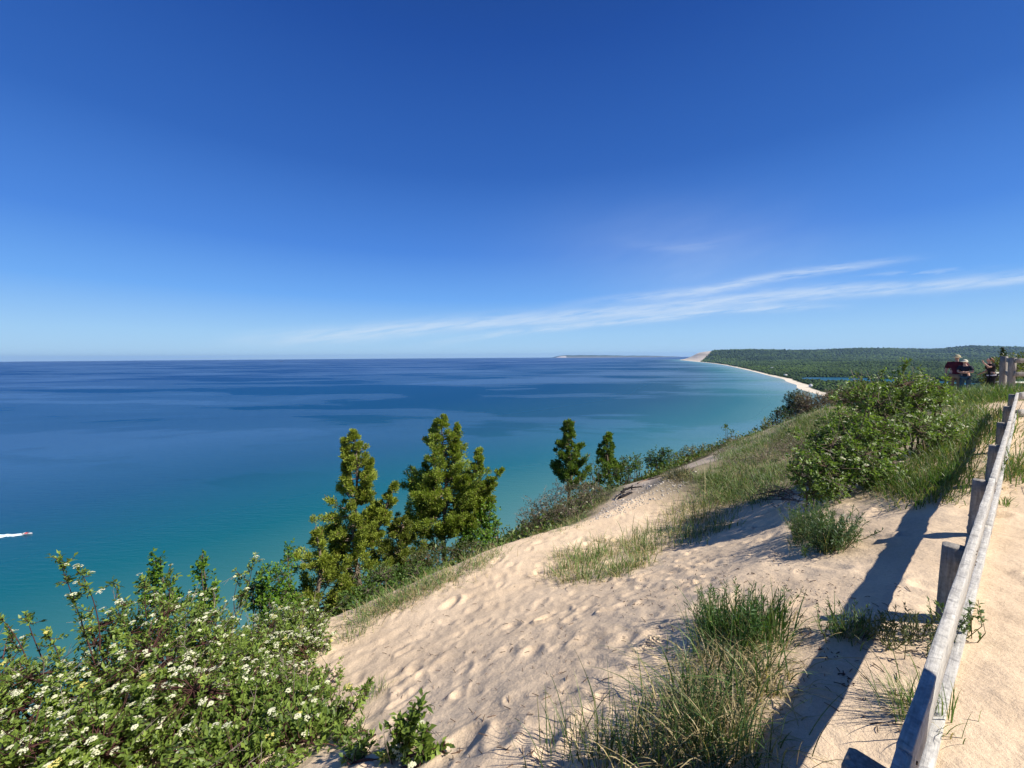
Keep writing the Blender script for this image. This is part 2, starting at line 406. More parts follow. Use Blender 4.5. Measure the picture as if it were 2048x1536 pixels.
def stamp(cx, cy, ang, L_, W_, dep):
    global GZ
    r = math.hypot(cx, cy)
    i0, i1 = np.searchsorted(rr, [max(r-.6, 0), r+.6]); t0 = math.degrees(math.atan2(cx, cy)); dt = math.degrees(.6/max(r, .3))
    j0, j1 = np.searchsorted(th, [t0-dt, t0+dt])
    if i1 <= i0 or j1 <= j0: return
    x = GX[i0:i1, j0:j1]-cx; y = GY[i0:i1, j0:j1]-cy
    a = (x*math.cos(ang)+y*math.sin(ang))/L_; b = (-x*math.sin(ang)+y*math.cos(ang))/W_
    q = a**4 + b*b*(1+.25*a)
    h = -dep*np.exp(-q*1.6) + dep*.55*np.exp(-((np.sqrt(q)-1.35)/.38)**2)*(1+.6*a)
    GZ[i0:i1, j0:j1] += h*SM[i0:i1, j0:j1]
r2 = np.random.RandomState(21)
pu = math.atan2(UDIR[1], UDIR[0])
for k in range(1500):                       # footprints across the open sand slope
    t = r2.uniform(-2.5, 13); d = r2.normal(3.1, 1.5) + .25*max(t-4, 0)*.6
    if d < .9 or d > 7.4: continue
    x, y = UDIR*t + NDIR*d
    stamp(x, y, pu + r2.normal(.35, .6) + (math.pi if r2.rand() < .5 else 0), r2.uniform(.07, .18), r2.uniform(.045, .09), r2.gamma(2.2, .0037))
for k in range(420):                        # and on the path behind the fence
    t = r2.uniform(-.5, 16); d = r2.uniform(-4.5, -.15)
    x, y = UDIR*t + NDIR*d
    stamp(x, y, pu + r2.normal(0, .4), r2.uniform(.14, .24), r2.uniform(.07, .13), r2.uniform(.012, .03))
for k in range(140):
    t = r2.uniform(-1, 10); d = r2.uniform(.2, 2.2)
    x, y = UDIR*t + NDIR*d
    stamp(x, y, r2.uniform(0, 6), r2.uniform(.1, .2), r2.uniform(.06, .12), r2.uniform(.006, .02))
path = 1-sstep(-.25, .1, dd)
GZ += .013*np.sin((GX*.62+GY*.78)*21+6*fbm(GX*.9, GY*.9, 3))*path*SM*np.clip(.6+1.5*fbm(GX*.9+3, GY*.9, 2), 0, 1)
GZ += .012*fbm(GX*7, GY*7, 3)*SM + .007*np.abs(fbm(GX*4.3+5, GY*4.3, 2))*SM*sstep(.2, 1.5, dd)
def interp_g(x, y):
    """height of the finished sheet"""
    x = np.atleast_1d(np.asarray(x, float)); y = np.atleast_1d(np.asarray(y, float))
    r = np.hypot(x, y); t = np.degrees(np.arctan2(x, y))
    i = np.clip(np.searchsorted(rr, r)-1, 0, len(rr)-2); j = np.clip(np.searchsorted(th, t)-1, 0, len(th)-2)
    fi = np.clip((r-rr[i])/(rr[i+1]-rr[i]), 0, 1); fj = np.clip((t-th[j])/(th[j+1]-th[j]), 0, 1)
    return (GZ[i, j]*(1-fi)+GZ[i+1, j]*fi)*(1-fj) + (GZ[i, j+1]*(1-fi)+GZ[i+1, j+1]*fi)*fj
def ground_hit(u, v, z0=1.0, z1=60.0):
    """forward distance at which the view ray (u, v) meets the ground"""
    zs = np.exp(np.linspace(math.log(z0), math.log(z1), 900))
    p = P(u, v, 1.0); X_ = p[0]*zs; Z_ = EYE + (p[2]-EYE)*zs
    h = interp_g(X_, zs); k = np.nonzero(Z_ < h)[0]
    if len(k) == 0: return None
    z = zs[k[0]]; return np.array((p[0]*z, z, float(interp_g(p[0]*z, z)[0])))
c_sand = np.array((.64, .50, .345)); c_veg = np.array((.13, .115, .06)); c_grav = np.array((.50, .41, .31))
tt_ = GX*UDIR[0]+GY*UDIR[1]
grav = sstep(8.2, 9.5, tt_)*(1-sstep(15, 17, tt_))*sstep(4.4, 5.2, dd)
gc = c_sand*(1-grav[..., None]) + c_grav*grav[..., None]
gc = gc*SM[..., None] + (c_veg*(.8+.6*fbm(GX*2, GY*2, 3)[..., None]))*(1-SM[..., None])
gmb = MB(); grid_mesh(gmb, GX, GY, GZ, gc.reshape(-1, 3))
tag(gmb.build('sand_ground', SAND, smooth=True), kind='structure')

# ------------------------------------------------------------------ far land, forest, lake, beach
ra = np.exp(np.arange(math.log(70), math.log(17000), .0095)); ta = np.concatenate([np.arange(-120, 14, 4.0), np.arange(14, 62, .085), np.arange(62, 110, 3.0)])
FR, FT = np.meshgrid(ra, np.radians(ta), indexing='ij')
FX = FR*np.sin(FT); FY = FR*np.cos(FT); FS = shore(FX, FY); FZ = far_z(FX, FY, FS)
def dune_side(x, y):
    """positive on the bare side of the great dune"""
    ax, ay, bx, by = 3519, 7235, 4941, 9500
    c = (bx-ax)*(y-ay) - (by-ay)*(x-ax)
    return c/math.hypot(bx-ax, by-ay)
dsd = dune_side(FX, FY) + 60*fbm(FX/150., FY/150., 3)
dune = sstep(-30, 30, dsd)*(FY > 6800)
bw = 34 + 16*fbm(FX/160., FY/160., 3) + 10*np.exp(-((FY-1450)/260)**2)
beach = 1-sstep(bw-3, bw+3, FS)
beach = np.where((FS > 0) & (FY < 600), 0, beach)
sandf = np.clip(dune+beach, 0, 1)
streak = .5+fbm(FS/55. + FX/400., FX/900., 4)
csand2 = np.array((.62, .53, .42))*(.78+.34*streak[..., None]); cfor = np.array((.030, .055, .016))*(1+.9*fbm(FX/200., FY/200., 4)[..., None])
csand2 = np.where(beach[..., None] > .5, np.array((.66, .58, .46)), csand2)
dv = dune*sstep(.12, .3, fbm(FX/130., FY/260.+5, 3))*.55
csand2 = csand2*(1-dv[..., None]) + np.array((.16, .15, .07))*dv[..., None]
fc = csand2*sandf[..., None] + cfor*(1-sandf[..., None])
fmb = MB(); grid_mesh(fmb, FX, FY, FZ, fc.reshape(-1, 3))
def b_far(t, b):
    a = t.nodes.new('ShaderNodeAttribute'); a.attribute_name = 'Col'
    g = t.nodes.new('ShaderNodeNewGeometry').outputs['Position']
    n = nnoise(t, .02, 6, .6, g)
    t.links.new(mul(t, a.outputs['Color'], ramp(t, n, [(.3, (.85, .85, .85)), (.7, (1.12, 1.12, 1.12))])), b.inputs['Base Color'])
FARM = mat('far_ground', .95, build=b_far, spec=.1)
tag(fmb.build('hills', FARM, smooth=True), kind='structure')

# crowns of the far wood
oct_v = norm(np.array([(0, 0, 1.), (1, 0, .25), (.31, .95, .25), (-.81, .59, .25), (-.81, -.59, .25), (.31, -.95, .25), (.81, .59, -.5), (-.31, .95, -.5), (-1, 0, -.5), (-.31, -.95, -.5), (.81, -.59, -.5)]))
oct_f = np.array([(0, 1, 2), (0, 2, 3), (0, 3, 4), (0, 4, 5), (0, 5, 1), (1, 6, 2), (2, 7, 3), (3, 8, 4), (4, 9, 5), (5, 10, 1), (2, 6, 7), (3, 7, 8), (4, 8, 9), (5, 9, 10), (1, 10, 6)])
r3 = np.random.RandomState(8)
N = 80000
aa = r3.uniform(.40, 1.45, N); yy_ = np.exp(r3.uniform(math.log(650), math.log(10400), N)**1.0)
cx = aa*yy_; cy = yy_; cs = shore(cx, cy)
bwc = 34 + 16*fbm(cx/160., cy/160., 3) + 10*np.exp(-((cy-1450)/260)**2)
ok = (cs > bwc + 2 + 8*r3.rand(N)) & ~((dune_side(cx, cy)+60*fbm(cx/150., cy/150., 3) > -12) & (cy > 6800)) & ~((lake_d(cx, cy) < np.where(cy < 1740, .16, .05)) & (cy < 3000))
cx, cy, cs = cx[ok], cy[ok], cs[ok]; N = len(cx)
cz = far_z(cx, cy, cs)
tall = np.clip(.45 + cs/260., .45, 1)
sz = np.maximum(r3.uniform(3.5, 9.5, N)*tall, cy*.0022*r3.uniform(.6, 1.4, N))*.85
hh = sz*r3.uniform(.75, 1.15, N)
jit = 1 + .28*r3.normal(size=(N, len(oct_v), 1)).clip(-1.5, 1.5)
V = oct_v[None]*jit*np.stack([sz, sz, hh], 1)[:, None] + np.stack([cx, cy, cz+hh*.75], 1)[:, None]
lz = fbm(cx/330., cy/330., 3)
lz2 = fbm(cx/900.+5, cy/700., 3)
tcol = np.clip(r3.rand(N)*.38 + lz*1.0 + lz2*.9 + .28, 0, 1)
cc = mixcol((.028, .055, .020), (.078, .13, .030), tcol)
conif = r3.rand(N) < .22
cc[conif] = np.array((.018, .036, .016))
FI = (oct_f[None] + (np.arange(N)*len(oct_v))[:, None, None]).reshape(-1, 3)
wmb = MB(); wmb.add(V.reshape(-1, 3), FI, np.repeat(cc, len(oct_v), 0))
FOREST = mat('forest_canopy', .9, spec=.1)
tag(wmb.build('forest', FOREST), 'dense green wood covering the lowland and the far hills', 'forest', kind='stuff')

# ------------------------------------------------------------------ water
wr = np.concatenate([[20], np.exp(np.arange(math.log(60), math.log(42000), .02))]); wt = np.radians(np.concatenate([np.arange(-180, -75, 5), np.arange(-75, 75, .5), np.arange(75, 181, 5)]))
WR, WT = np.meshgrid(wr, wt, indexing='ij'); WX = WR*np.sin(WT); WY = WR*np.cos(WT)
WS = -shore(WX, WY)
wmb = MB(); grid_mesh(wmb, WX, WY, np.full_like(WX, -120.5), np.stack([np.clip(WS, 0, 4000)/4000]*3, -1).reshape(-1, 3))
def b_water(t, b):
    a = t.nodes.new('ShaderNodeAttribute'); a.attribute_name = 'Col'
    g = t.nodes.new('ShaderNodeNewGeometry').outputs['Position']
    mm = mk(t)
    n1 = nnoise(t, 1/260., 4, .5, g)
    sep = t.nodes.new('ShaderNodeSeparateColor'); t.links.new(a.outputs['Color'], sep.inputs[0])
    dist = mm('MULTIPLY_ADD', sep.outputs[0], 4000.0, mm('MULTIPLY', mm('SUBTRACT', n1, .5), 70.0))
    fac = mm('POWER', mm('DIVIDE', dist, 4000.0, clamp=True), .5)
    def at(x): return (x/4000.)**.5
    base = ramp(t, fac, [(0, (.24, .27, .20)), (at(14), (.14, .23, .20)), (at(60), (.09, .20, .195)), (at(130), (.040, .150, .148)), (at(220), (.003, .095, .112)), (at(400), (.000, .052, .102)), (at(800), (.000, .046, .13)), (at(1500), (.000, .048, .15)), (at(3000), (.002, .044, .155))])
    mp = t.nodes.new('ShaderNodeMapping'); mp.inputs['Scale'].default_value = (1/1100., 1/420., 1); mp.inputs['Rotation'].default_value = (0, 0, -.15); t.links.new(g, mp.inputs[0])
    st = nnoise(t, 1.0, 7, .58, mp.outputs[0]); st.node.inputs['Distortion'].default_value = .7
    mp2 = t.nodes.new('ShaderNodeMapping'); mp2.inputs['Scale'].default_value = (1/2200., 1/900., 1); mp2.inputs['Rotation'].default_value = (0, 0, .05); t.links.new(g, mp2.inputs[0])
    st2 = nnoise(t, 1.6, 8, .6, mp2.outputs[0])
    calm = ramp(t, mm('MULTIPLY_ADD', st, .5, mm('MULTIPLY', st2, .5)), [(.465, (0, 0, 0)), (.485, (.5, .5, .5)), (.53, (.6, .6, .6)), (.56, (1, 1, 1))])
    # small waves
    mp3 = t.nodes.new('ShaderNodeMapping'); mp3.inputs['Rotation'].default_value = (0, 0, R_(-28)); mp3.inputs['Scale'].default_value = (.09, .42, 1); t.links.new(g, mp3.inputs[0])
    wv = nnoise(t, 1.0, 3, .5, mp3.outputs[0])
    wv2 = nnoise(t, .8, 3, .6, g)
    n = t.nodes.new('ShaderNodeBump'); n.inputs['Strength'].default_value = .8; n.inputs['Distance'].default_value = .6; t.links.new(wv, n.inputs['Height'])
    nb = t.nodes.new('ShaderNodeBump'); nb.inputs['Strength'].default_value = .35; nb.inputs['Distance'].default_value = .25; t.links.new(wv2, nb.inputs['Height']); t.links.new(n.outputs[0], nb.inputs['Normal'])
    df = t.nodes.new('ShaderNodeBsdfDiffuse'); t.links.new(base, df.inputs[0]); t.links.new(nb.outputs[0], df.inputs['Normal'])
    gl = t.nodes.new('ShaderNodeBsdfGlossy'); gl.inputs['Roughness'].default_value = .22; t.links.new(nb.outputs[0], gl.inputs['Normal'])
    gl.inputs[0].default_value = (1, 1, 1, 1)
    fr = t.nodes.new('ShaderNodeFresnel'); fr.inputs[0].default_value = 1.33
    shel = ramp(t, fac, [(.12, (1, 1, 1)), (.46, (0, 0, 0))])
    lim = mm('MINIMUM', fr.outputs[0], mm('MULTIPLY_ADD', shel, .20, mm('MULTIPLY_ADD', calm, .26, .08)))
    mx = t.nodes.new('ShaderNodeMixShader'); t.links.new(lim, mx.inputs[0]); t.links.new(df.outputs[0], mx.inputs[1]); t.links.new(gl.outputs[0], mx.inputs[2])
    t.links.new(mx.outputs[0], t.nodes['Material Output'].inputs[0])
WATER = mat('water_surface', build=b_water)
tag(wmb.build('lake_water', WATER, smooth=True), kind='structure')
# inland lake
lr = np.linspace(0, 1.12, 12)[:, None]; la = np.linspace(0, 2*np.pi, 73)[None]
ex = lr*np.cos(la)*240; ey = lr*np.sin(la)*340; c_, s_ = math.cos(.12), math.sin(.12)
lmb = MB(); grid_mesh(lmb, 1645+ex*c_-ey*s_, 1700+ex*s_+ey*c_, np.full_like(ex, LAKE_Z), np.full((ex.size, 3), .09))
tag(lmb.build('inland_lake', WATER), kind='structure')

# far island
def island():
    a = P(1104, 716, 36000); b = P(1345, 716, 36000)
    n = 90; t = np.linspace(0, 1, n); h = np.interp(t, [0, .02, .06, .1, .3, .45, .6, .8, 1], [0, 30, 180, 215, 215, 195, 150, 130, 40]) + 8*np.sin(t*60)
    W_ = np.linspace(-1, 1, 9)
    Xs = a[0] + (b[0]-a[0])*t[:, None] + 0*W_; Ys = 36000 + W_*2200 + 0*t[:, None]
    Zs = -121 + h[:, None]*(1-W_**2)**.5
    col = np.tile(np.array((.03, .055, .03)), (Xs.size, 1)).reshape(n, 9, 3)
    col[2:9, :2] = (.5, .46, .40); col[9:, 0:1] = (.25, .24, .18)
    mb = MB(); grid_mesh(mb, Xs, Ys, Zs, col.reshape(-1, 3)); tag(mb.build('island_terrain', FARM), kind='structure')
island()

# ------------------------------------------------------------------ fence
def board(name, p0, p1, h, t, parent, mt=WOOD, up=(0, 0, 1), wob=.003, seed=0):
    """a plank from p0 to p1 (centres), h high along up, t thick"""
    r = np.random.RandomState(seed); p0 = Vector(p0); p1 = Vector(p1)
    ln = (p1-p0).length; ex = (p1-p0).normalized(); ez = Vector(up); ez = (ez-ex*ez.dot(ex)).normalized(); ey = ez.cross(ex)
    n = max(int(ln/.12), 2); xs = np.linspace(-ln/2, ln/2, n+1); v = []; b = .06
    prof_ = [(-.5+b, -.5), (.5-b, -.5), (.5, -.5+b*t/h), (.5, .5-b*t/h), (.5-b, .5), (-.5+b, .5), (-.5, .5-b*t/h), (-.5, -.5+b*t/h)]
    k = len(prof_)
    for x in xs:
        j = r.normal(0, wob, 2)
        for (a, c) in prof_: v.append((x, a*t + j[0]*.5, c*h + j[1] + r.normal(0, wob*.25)))
    f = [(i*k+q, i*k+(q+1) % k, (i+1)*k+(q+1) % k, (i+1)*k+q) for i in range(n) for q in range(k)]
    mb = MB(); mb.add(v, f)
    o_ = len(v)
    mb.t.append(np.array([(0, q+1, q) for q in range(1, k-1)] + [(n*k, n*k+q, n*k+q+1) for q in range(1, k-1)]))
    o = mb.build(name, mt)
    o.parent = parent
    c = (p0+p1)/2 - parent_loc(parent)
    o.matrix_local = Matrix(((ex.x, ey.x, ez.x, c.x), (ex.y, ey.y, ez.y, c.y), (ex.z, ey.z, ez.z, c.z), (0, 0, 0, 1)))
    return o
def post(p, top, w_, parent, ang, depth=.7, seed=0, name='post'):
    r = np.random.RandomState(seed); mb = MB(); b = .1; c8 = [(-.5+b, -.5), (.5-b, -.5), (.5, -.5+b), (.5, .5-b), (.5-b, .5), (-.5+b, .5), (-.5, .5-b), (-.5, -.5+b)]
    zs = np.linspace(p[2]-depth, top, 8); v = []
    for i, z in enumerate(list(zs) + [top+.006]):
        s_ = 1 if i < 8 else .86
        for a, c in c8: v.append((a*w_*s_ + r.normal(0, .0012), c*w_*s_ + r.normal(0, .0012), z-p[2]))
    k = 8; n = 8
    f = [(i*k+q, i*k+(q+1) % k, (i+1)*k+(q+1) % k, (i+1)*k+q) for i in range(n) for q in range(k)]
    mb.add(v, f); mb.t.append(np.array([(n*k, n*k+q, n*k+q+1) for q in range(1, k-1)]))
    o = mb.build(name, POSTW); o.parent = parent
    q = Vector(p) - parent_loc(parent); o.location = q; o.rotation_euler = (r.normal(0, .015), r.normal(0, .015), ang)
    return o
fz = lambda x, y: float(interp_g(x, y)[0])
FA = math.atan2(.598, .804)
fence = empty('rail_fence', (3.85, 3.2, fz(3.85, 3.2)))
tag(fence, 'weathered grey wooden rail fence with square posts running along the sandy path', 'fence')
kp = []
for k in range(-1, 7):
    x = 1.013+1.485*k; y = 1.0+1.1*k
    top = EYE - [1.06, 1.05, 1.045, 1.035, 1.0, .94, .86, .77][k+1]
    px, py = x - .598*.012, y + .804*.012
    if k == 0: px, py = px-.075, py-.06
    post((px, py, fz(px, py)), top-(.05 if k == 0 else .042), .092, fence, FA + random.uniform(-.03, .03), seed=k+40)
    kp.append((x, y, top))
off = np.array((.598, -.804))*.052
rl = []
for i in range(0, 7):
    a = np.array(kp[i]); b = np.array(kp[i+1])
    rl.append((a, b))
ends = [kp[0], kp[1], kp[3], kp[5], kp[7]]
for i, (a, b) in enumerate(zip(ends[:-1], ends[1:])):
    a = np.array(a, float); b = np.array(b, float); g_ = (b-a)/np.linalg.norm(b-a)*.0015
    dz = np.array((off[0], off[1], -.07))
    dz = dz + np.array((0, 0, (-.006, .004, -.003, .005)[i]))
    board('rail', a+g_*2+dz, b-g_*2+dz, .13, .032, fence, seed=i, wob=.0018)
    dz = np.array((off[0]*.95, off[1]*.95, -.482)); 
    board('lower_rail', a+g_+dz, b-g_+dz, .14, .038, fence, seed=i+9, wob=.0022)
end = np.array((11.75, 7.9, kp[-1][2]+.12)); a = np.array(kp[-1]) + np.array((off[0], off[1], 0))
post((end[0], end[1]+.05, fz(end[0], end[1])), float(end[2]), .092, fence, .2, seed=77)
board('rail', a+np.array((.02, 0, -.07)), end+np.array((0, -.05, -.07)), .14, .038, fence, seed=31)
board('lower_rail', a+np.array((.02, 0, -.42)), end+np.array((0, -.05, -.42)), .14, .038, fence, seed=32)
for k, (x, y, top) in enumerate(kp):
    for j in (-.025, .03):
        c = np.array((x, y, top)) + np.array((off[0], off[1], 0))*1.0 + np.array((.804, .598, 0))*j + np.array((.598, -.804, 0))*.019
        for zz in (-.045, -.105):
            mb = MB(); tube(mb, [c+np.array((0, 0, zz)), c+np.array((.598*.003, -.804*.003, zz))], .005, (.08, .05, .03), 8, True); mb.build('nail', BARK, fence)
# second fence behind
f2 = empty('rail_fence', (16.7, 13.0, fz(16.7, 13.0)))
tag(f2, 'taller grey rail fence with thick posts behind the bend, beside the woman in black', 'fence')
q0 = P(2005, 776, 13.0); q1 = P(2022, 770, 12.4)
post((q0[0], q0[1], fz(q0[0], q0[1])), 1.40, .14, f2, .3, seed=5)
post((q1[0], q1[1], fz(q1[0], q1[1])), 1.36, .14, f2, .3, seed=6)
q2 = q1 + np.array((2.4, -.5, 0))
post((q2[0], q2[1], fz(q2[0], q2[1])), 1.42, .14, f2, .3, seed=7)
for z_ in (1.29, .86):
    board('rail', (q0[0]-.05, q0[1]-.1, z_), (q1[0], q1[1]+.09, z_-.02), .14, .04, f2, POSTW, seed=int(z_*100))
    board('rail', (q1[0]-.05, q1[1]-.095, z_-.02), (q2[0]+.1, q2[1]-.095, z_+.03), .14, .04, f2, POSTW, seed=int(z_*90))
PALE = mat('pale_timber', .7, build=lambda t, b: t.links.new(ramp(t, nnoise(t, 7, 5, .6), [(.3, (.48, .50, .40)), (.7, (.72, .74, .62))]), b.inputs['Base Color']))
bn = P(2040, 765, 13.6) + np.array((.62, 0, 0))
bench = empty('plank_bench', (bn[0]-.05, bn[1], fz(bn[0]-.2, bn[1])))
tag(bench, 'pale sunlit plank bench standing behind the taller rear fence', 'bench')
bz = bench.location.z
for i in range(3):
    board('seat_plank', (bn[0]-1.1, bn[1]+.14*i, bz+.43), (bn[0]+1.0, bn[1]-.25+.14*i, bz+.43), .04, .125, bench, PALE, seed=i)
board('backrest', (bn[0]-1.1, bn[1]+.42, bz+.72), (bn[0]+1.0, bn[1]+.17, bz+.72), .14, .04, bench, PALE, seed=8)
for dx_ in (-.85, .75):
    board('leg', (bn[0]+dx_, bn[1]+.1, bz-.05), (bn[0]+dx_, bn[1]+.1, bz+.405), .1, .3, bench, PALE, up=(1, 0, 0), seed=4)
for dx_ in (-.85, .75):
    board('back_support', (bn[0]+dx_, bn[1]+.365-.12*(dx_+.85)/1.6, bz+.2), (bn[0]+dx_, bn[1]+.365-.12*(dx_+.85)/1.6, bz+.8), .07, .03, bench, PALE, up=(1, 0, 0), seed=4)

# ------------------------------------------------------------------ plants
def lobe(u, v, Z, rx, rz, ry=None):
    c = P(u, v, Z); k = Z/F
    return (c[0], c[1], c[2], rx*k, (ry if ry else rx*.75)*k, rz*k)
def samp(lobes, n, r, lo=.35):
    vol = np.array([(l[3]*l[4]*l[5])**.72 for l in lobes]); vol /= vol.sum()
    ix = r.choice(len(lobes), n, p=vol); Lb = np.array(lobes)[ix]
    d = norm(r.normal(size=(n, 3))); rad = r.uniform(lo**2, 1, n)**.5
    rad *= 1 + .16*np.sin(d[:, 0]*7 + ix)*np.cos(d[:, 2]*6+ix*2)
    return Lb[:, :3] + d*rad[:, None]*Lb[:, 3:], d, ix
def shrub(name, label, cat, lobes, n_tips, leaf_l, leaf_w, c1, c2, seed, flowers=0, leaves_per=8, stem_col=(.075, .032, .026), sprigs=(), twigs=0, base=None, group=None,
          n_main=14, stem_r=.008, up=.55, flower_r=.03, fl_col=(.74, .73, .54), dead=0, petals=16, petal_r=None):
    r = np.random.RandomState(seed)
    tips, d, ix = samp(lobes, n_tips, r)
    if base is None:
        Lb = np.array(lobes); wv = Lb[:, 3]*Lb[:, 4]
        bx, by = (Lb[:, 0]*wv).sum()/wv.sum(), (Lb[:, 1]*wv).sum()/wv.sum()
    else: bx, by = base
    bz = fz(bx, by) if math.hypot(bx, by) < 70 else float(far_z(bx, by))
    root = empty(name, (bx, by, bz)); tag(root, label, cat, group)
    axis = norm(d*np.array((.7, .7, .5)) + np.array((0, 0, up)) + r.normal(size=d.shape)*.3)
    st = MB()
    sc_ = np.array(stem_col); issp = np.zeros(len(tips), bool)
    for (u, v, Z, u2, v2, nl) in sprigs:                  # long shoots standing out of the mass
        a = P(u, v, Z); b = P(u2, v2, Z); mid = (a+b)/2 + r.normal(size=3)*.05
        t = np.linspace(0, 1, 7)[:, None]; pts = (1-t)**2*a + 2*t*(1-t)*mid + t*t*b
        tube(st, pts, np.linspace(stem_r*.7, stem_r*.3, 7), sc_)
        k = r.uniform(.25, 1, nl); k[:3] = 1
        pp = a*(1-k[:, None]) + b*k[:, None]
        dd_ = norm(r.normal(size=(nl, 3))*.8 + (b-a)/np.linalg.norm(b-a)*.7 + np.array((0, 0, .3)))
        e = pp + dd_*r.uniform(.03, .10, nl)[:, None]*(Z/3.0)**.5
        for q in range(nl): tube(st, [pp[q], (pp[q]+e[q])/2 + r.normal(size=3)*.01, e[q]], [stem_r*.5, stem_r*.4, stem_r*.3], sc_, 3)
        tips = np.concatenate([tips, e]); axis = np.concatenate([axis, dd_]); issp = np.concatenate([issp, np.ones(nl, bool)])
    gz = interp_g(tips[:, 0], tips[:, 1]) if math.hypot(bx, by) < 60 else far_z(tips[:, 0], tips[:, 1])
    keep = tips[:, 2] > gz + .02; tips = tips[keep]; axis = axis[keep]; issp = issp[keep]; n = len(tips)
    # stems
    Lb = np.array(lobes)
    mains = []
    for i in range(n_main):
        l = Lb[i % len(Lb)]; e = l[:3] + norm(r.normal(size=(1, 3)))[0]*l[3:]*.6
        gx, gy = e[0]*.75+bx*.25 + r.normal()*l[3]*.25, e[1]*.75+by*.25 + r.normal()*l[4]*.25
        g_ = np.array((gx, gy, (fz(gx, gy) if math.hypot(bx, by) < 60 else float(far_z(gx, gy)))-.05))
        t = np.linspace(0, 1, 7)[:, None]; mid = (g_+e)/2 + np.array((*r.normal(size=2)*.12*l[3]*2, l[5]*.25))
        pts = (1-t)**2*g_ + 2*t*(1-t)*mid + t*t*e; mains.append(pts)
        tube(st, pts, np.linspace(stem_r*1.9, stem_r*.7, 7), sc_*r.uniform(.7, 1.4), 5)
    mp = np.concatenate([q[2:] for q in mains])
    for i in range(n):                                    # a twig for every leaf cluster
        if r.rand() < .7 and not issp[i]:
            j = np.argmin(((mp-tips[i])**2).sum(1) + r.rand(len(mp))*.05*((mp-tips[i])**2).sum(1).mean()); a = mp[j]
            lnm = np.linalg.norm(tips[i]-a)
            if lnm > 6*leaf_l: a = tips[i] + (a-tips[i])/lnm*6*leaf_l*r.uniform(.5, 1)
            mid = (a+tips[i])/2 + r.normal(size=3)*leaf_l*.25 - axis[i]*leaf_l*.3
            tube(st, [a, mid, tips[i]], [stem_r*.55, stem_r*.42, stem_r*.25], sc_*r.uniform(.6, 1.6), 3)
    for i in range(twigs):                                # bare grey twigs
        j = r.randint(min(n, n_tips))%n; a = tips[j]; dr = norm(axis[j]+r.normal(size=3)*.5); l_ = leaf_l*r.uniform(2, 5)
        b = a+dr*l_; col_ = np.array((.30, .25, .20))*r.uniform(.6, 1.2)
        tube(st, [a-dr*l_*.6, a+dr*l_*.4+r.normal(size=3)*leaf_l*.15, b], [stem_r*.4, stem_r*.3, stem_r*.15], col_, 3)
        for q in range(2):
            c_ = a+dr*l_*r.uniform(.2, .8); tube(st, [c_, c_+norm(dr+r.normal(size=3)*.6)*l_*.4], [stem_r*.25, stem_r*.12], col_, 3)
    st.build('stem', BARK, root)
    # leaves
    lp = leaves_per; N_ = n*lp
    ti = np.repeat(np.arange(n), lp)
    back = r.uniform(0, 1, N_)
    pos = tips[ti] - axis[ti]*(back*leaf_l*1.7)[:, None] + r.normal(size=(N_, 3))*leaf_l*.12
    perp = norm(np.cross(axis[ti], rnd_dir(N_)))
    dr = norm(perp*(.55+.8*back)[:, None] + axis[ti]*(.9-.45*back)[:, None] + np.array((0, 0, .12)) + r.normal(size=(N_, 3))*.22)
    nr = norm(axis[ti]*.6 + np.array((0, 0, .7)) + r.normal(size=(N_, 3))*.35)
    tcl = np.clip(.5 + .28*r.normal(size=n), 0, 1); tc_ = np.clip(tcl[ti] + .18*r.normal(size=N_), 0, 1)
    cl = mixcol(c1, c2, tc_)
    if dead: q = r.rand(N_) < dead; cl[q] = np.array((.20, .15, .07))*r.uniform(.6, 1.3, (q.sum(), 1))
    lm = MB(); leaves(lm, pos, dr, nr, leaf_l*r.uniform(.55, 1.15, N_), leaf_w*r.uniform(.7, 1.15, N_), cl, droop=.12)
    lm.build('leaves', LEAF, root)
    if flowers:
        fm = MB(); pf = np.clip(1+2.6*fbm(tips[:, 0]*2.6+seed, tips[:, 2]*2.6+tips[:, 1]*2, 3), .15, 2.4); sel = np.nonzero((r.rand(n) < flowers*.85*pf))[0]
        K = petals; fi = np.repeat(sel, K); n_ = len(fi)
        rad = np.repeat(flower_r*r.uniform(.55, 1.15, len(sel)), K)
        a_ = r.uniform(0, 2*np.pi, n_); q = np.sqrt(r.rand(n_))
        upv = norm(axis[fi]*.45 + np.array((0, 0, 1.)))
        tx = norm(np.cross(upv, np.array((0., 1, .01)))); ty = np.cross(upv, tx)
        c0 = tips[fi] + axis[fi]*leaf_l*.35
        pc = c0 + tx*(np.cos(a_)*q*rad)[:, None] + ty*(np.sin(a_)*q*rad)[:, None] + upv*((1-q*q)*rad*.35)[:, None]
        pr = (petal_r or flower_r*.27)
        dd_ = norm(tx*np.cos(a_*3)[:, None] + ty*np.sin(a_*3)[:, None] + upv*r.uniform(-.3, .3, n_)[:, None])
        sd = np.cross(upv, dd_)
        V_ = np.stack([pc-dd_*pr, pc+sd*pr*.8, pc+dd_*pr, pc-sd*pr*.8], 1).reshape(-1, 3)
        yel = np.repeat(r.rand(len(sel)) < .07, K)
        fc_ = np.array(fl_col)[None]*r.uniform(.85, 1.1, (n_, 1)); fc_[yel] = fc_[yel]*np.array((.92, .85, .35))
        fm.add(V_, np.arange(n_*4).reshape(-1, 4), np.repeat(fc_, 4, 0))
        fm.build('flower_clusters', PETAL, root)
    return root
DG1, DG2 = (.085, .14, .025), (.25, .34, .06)
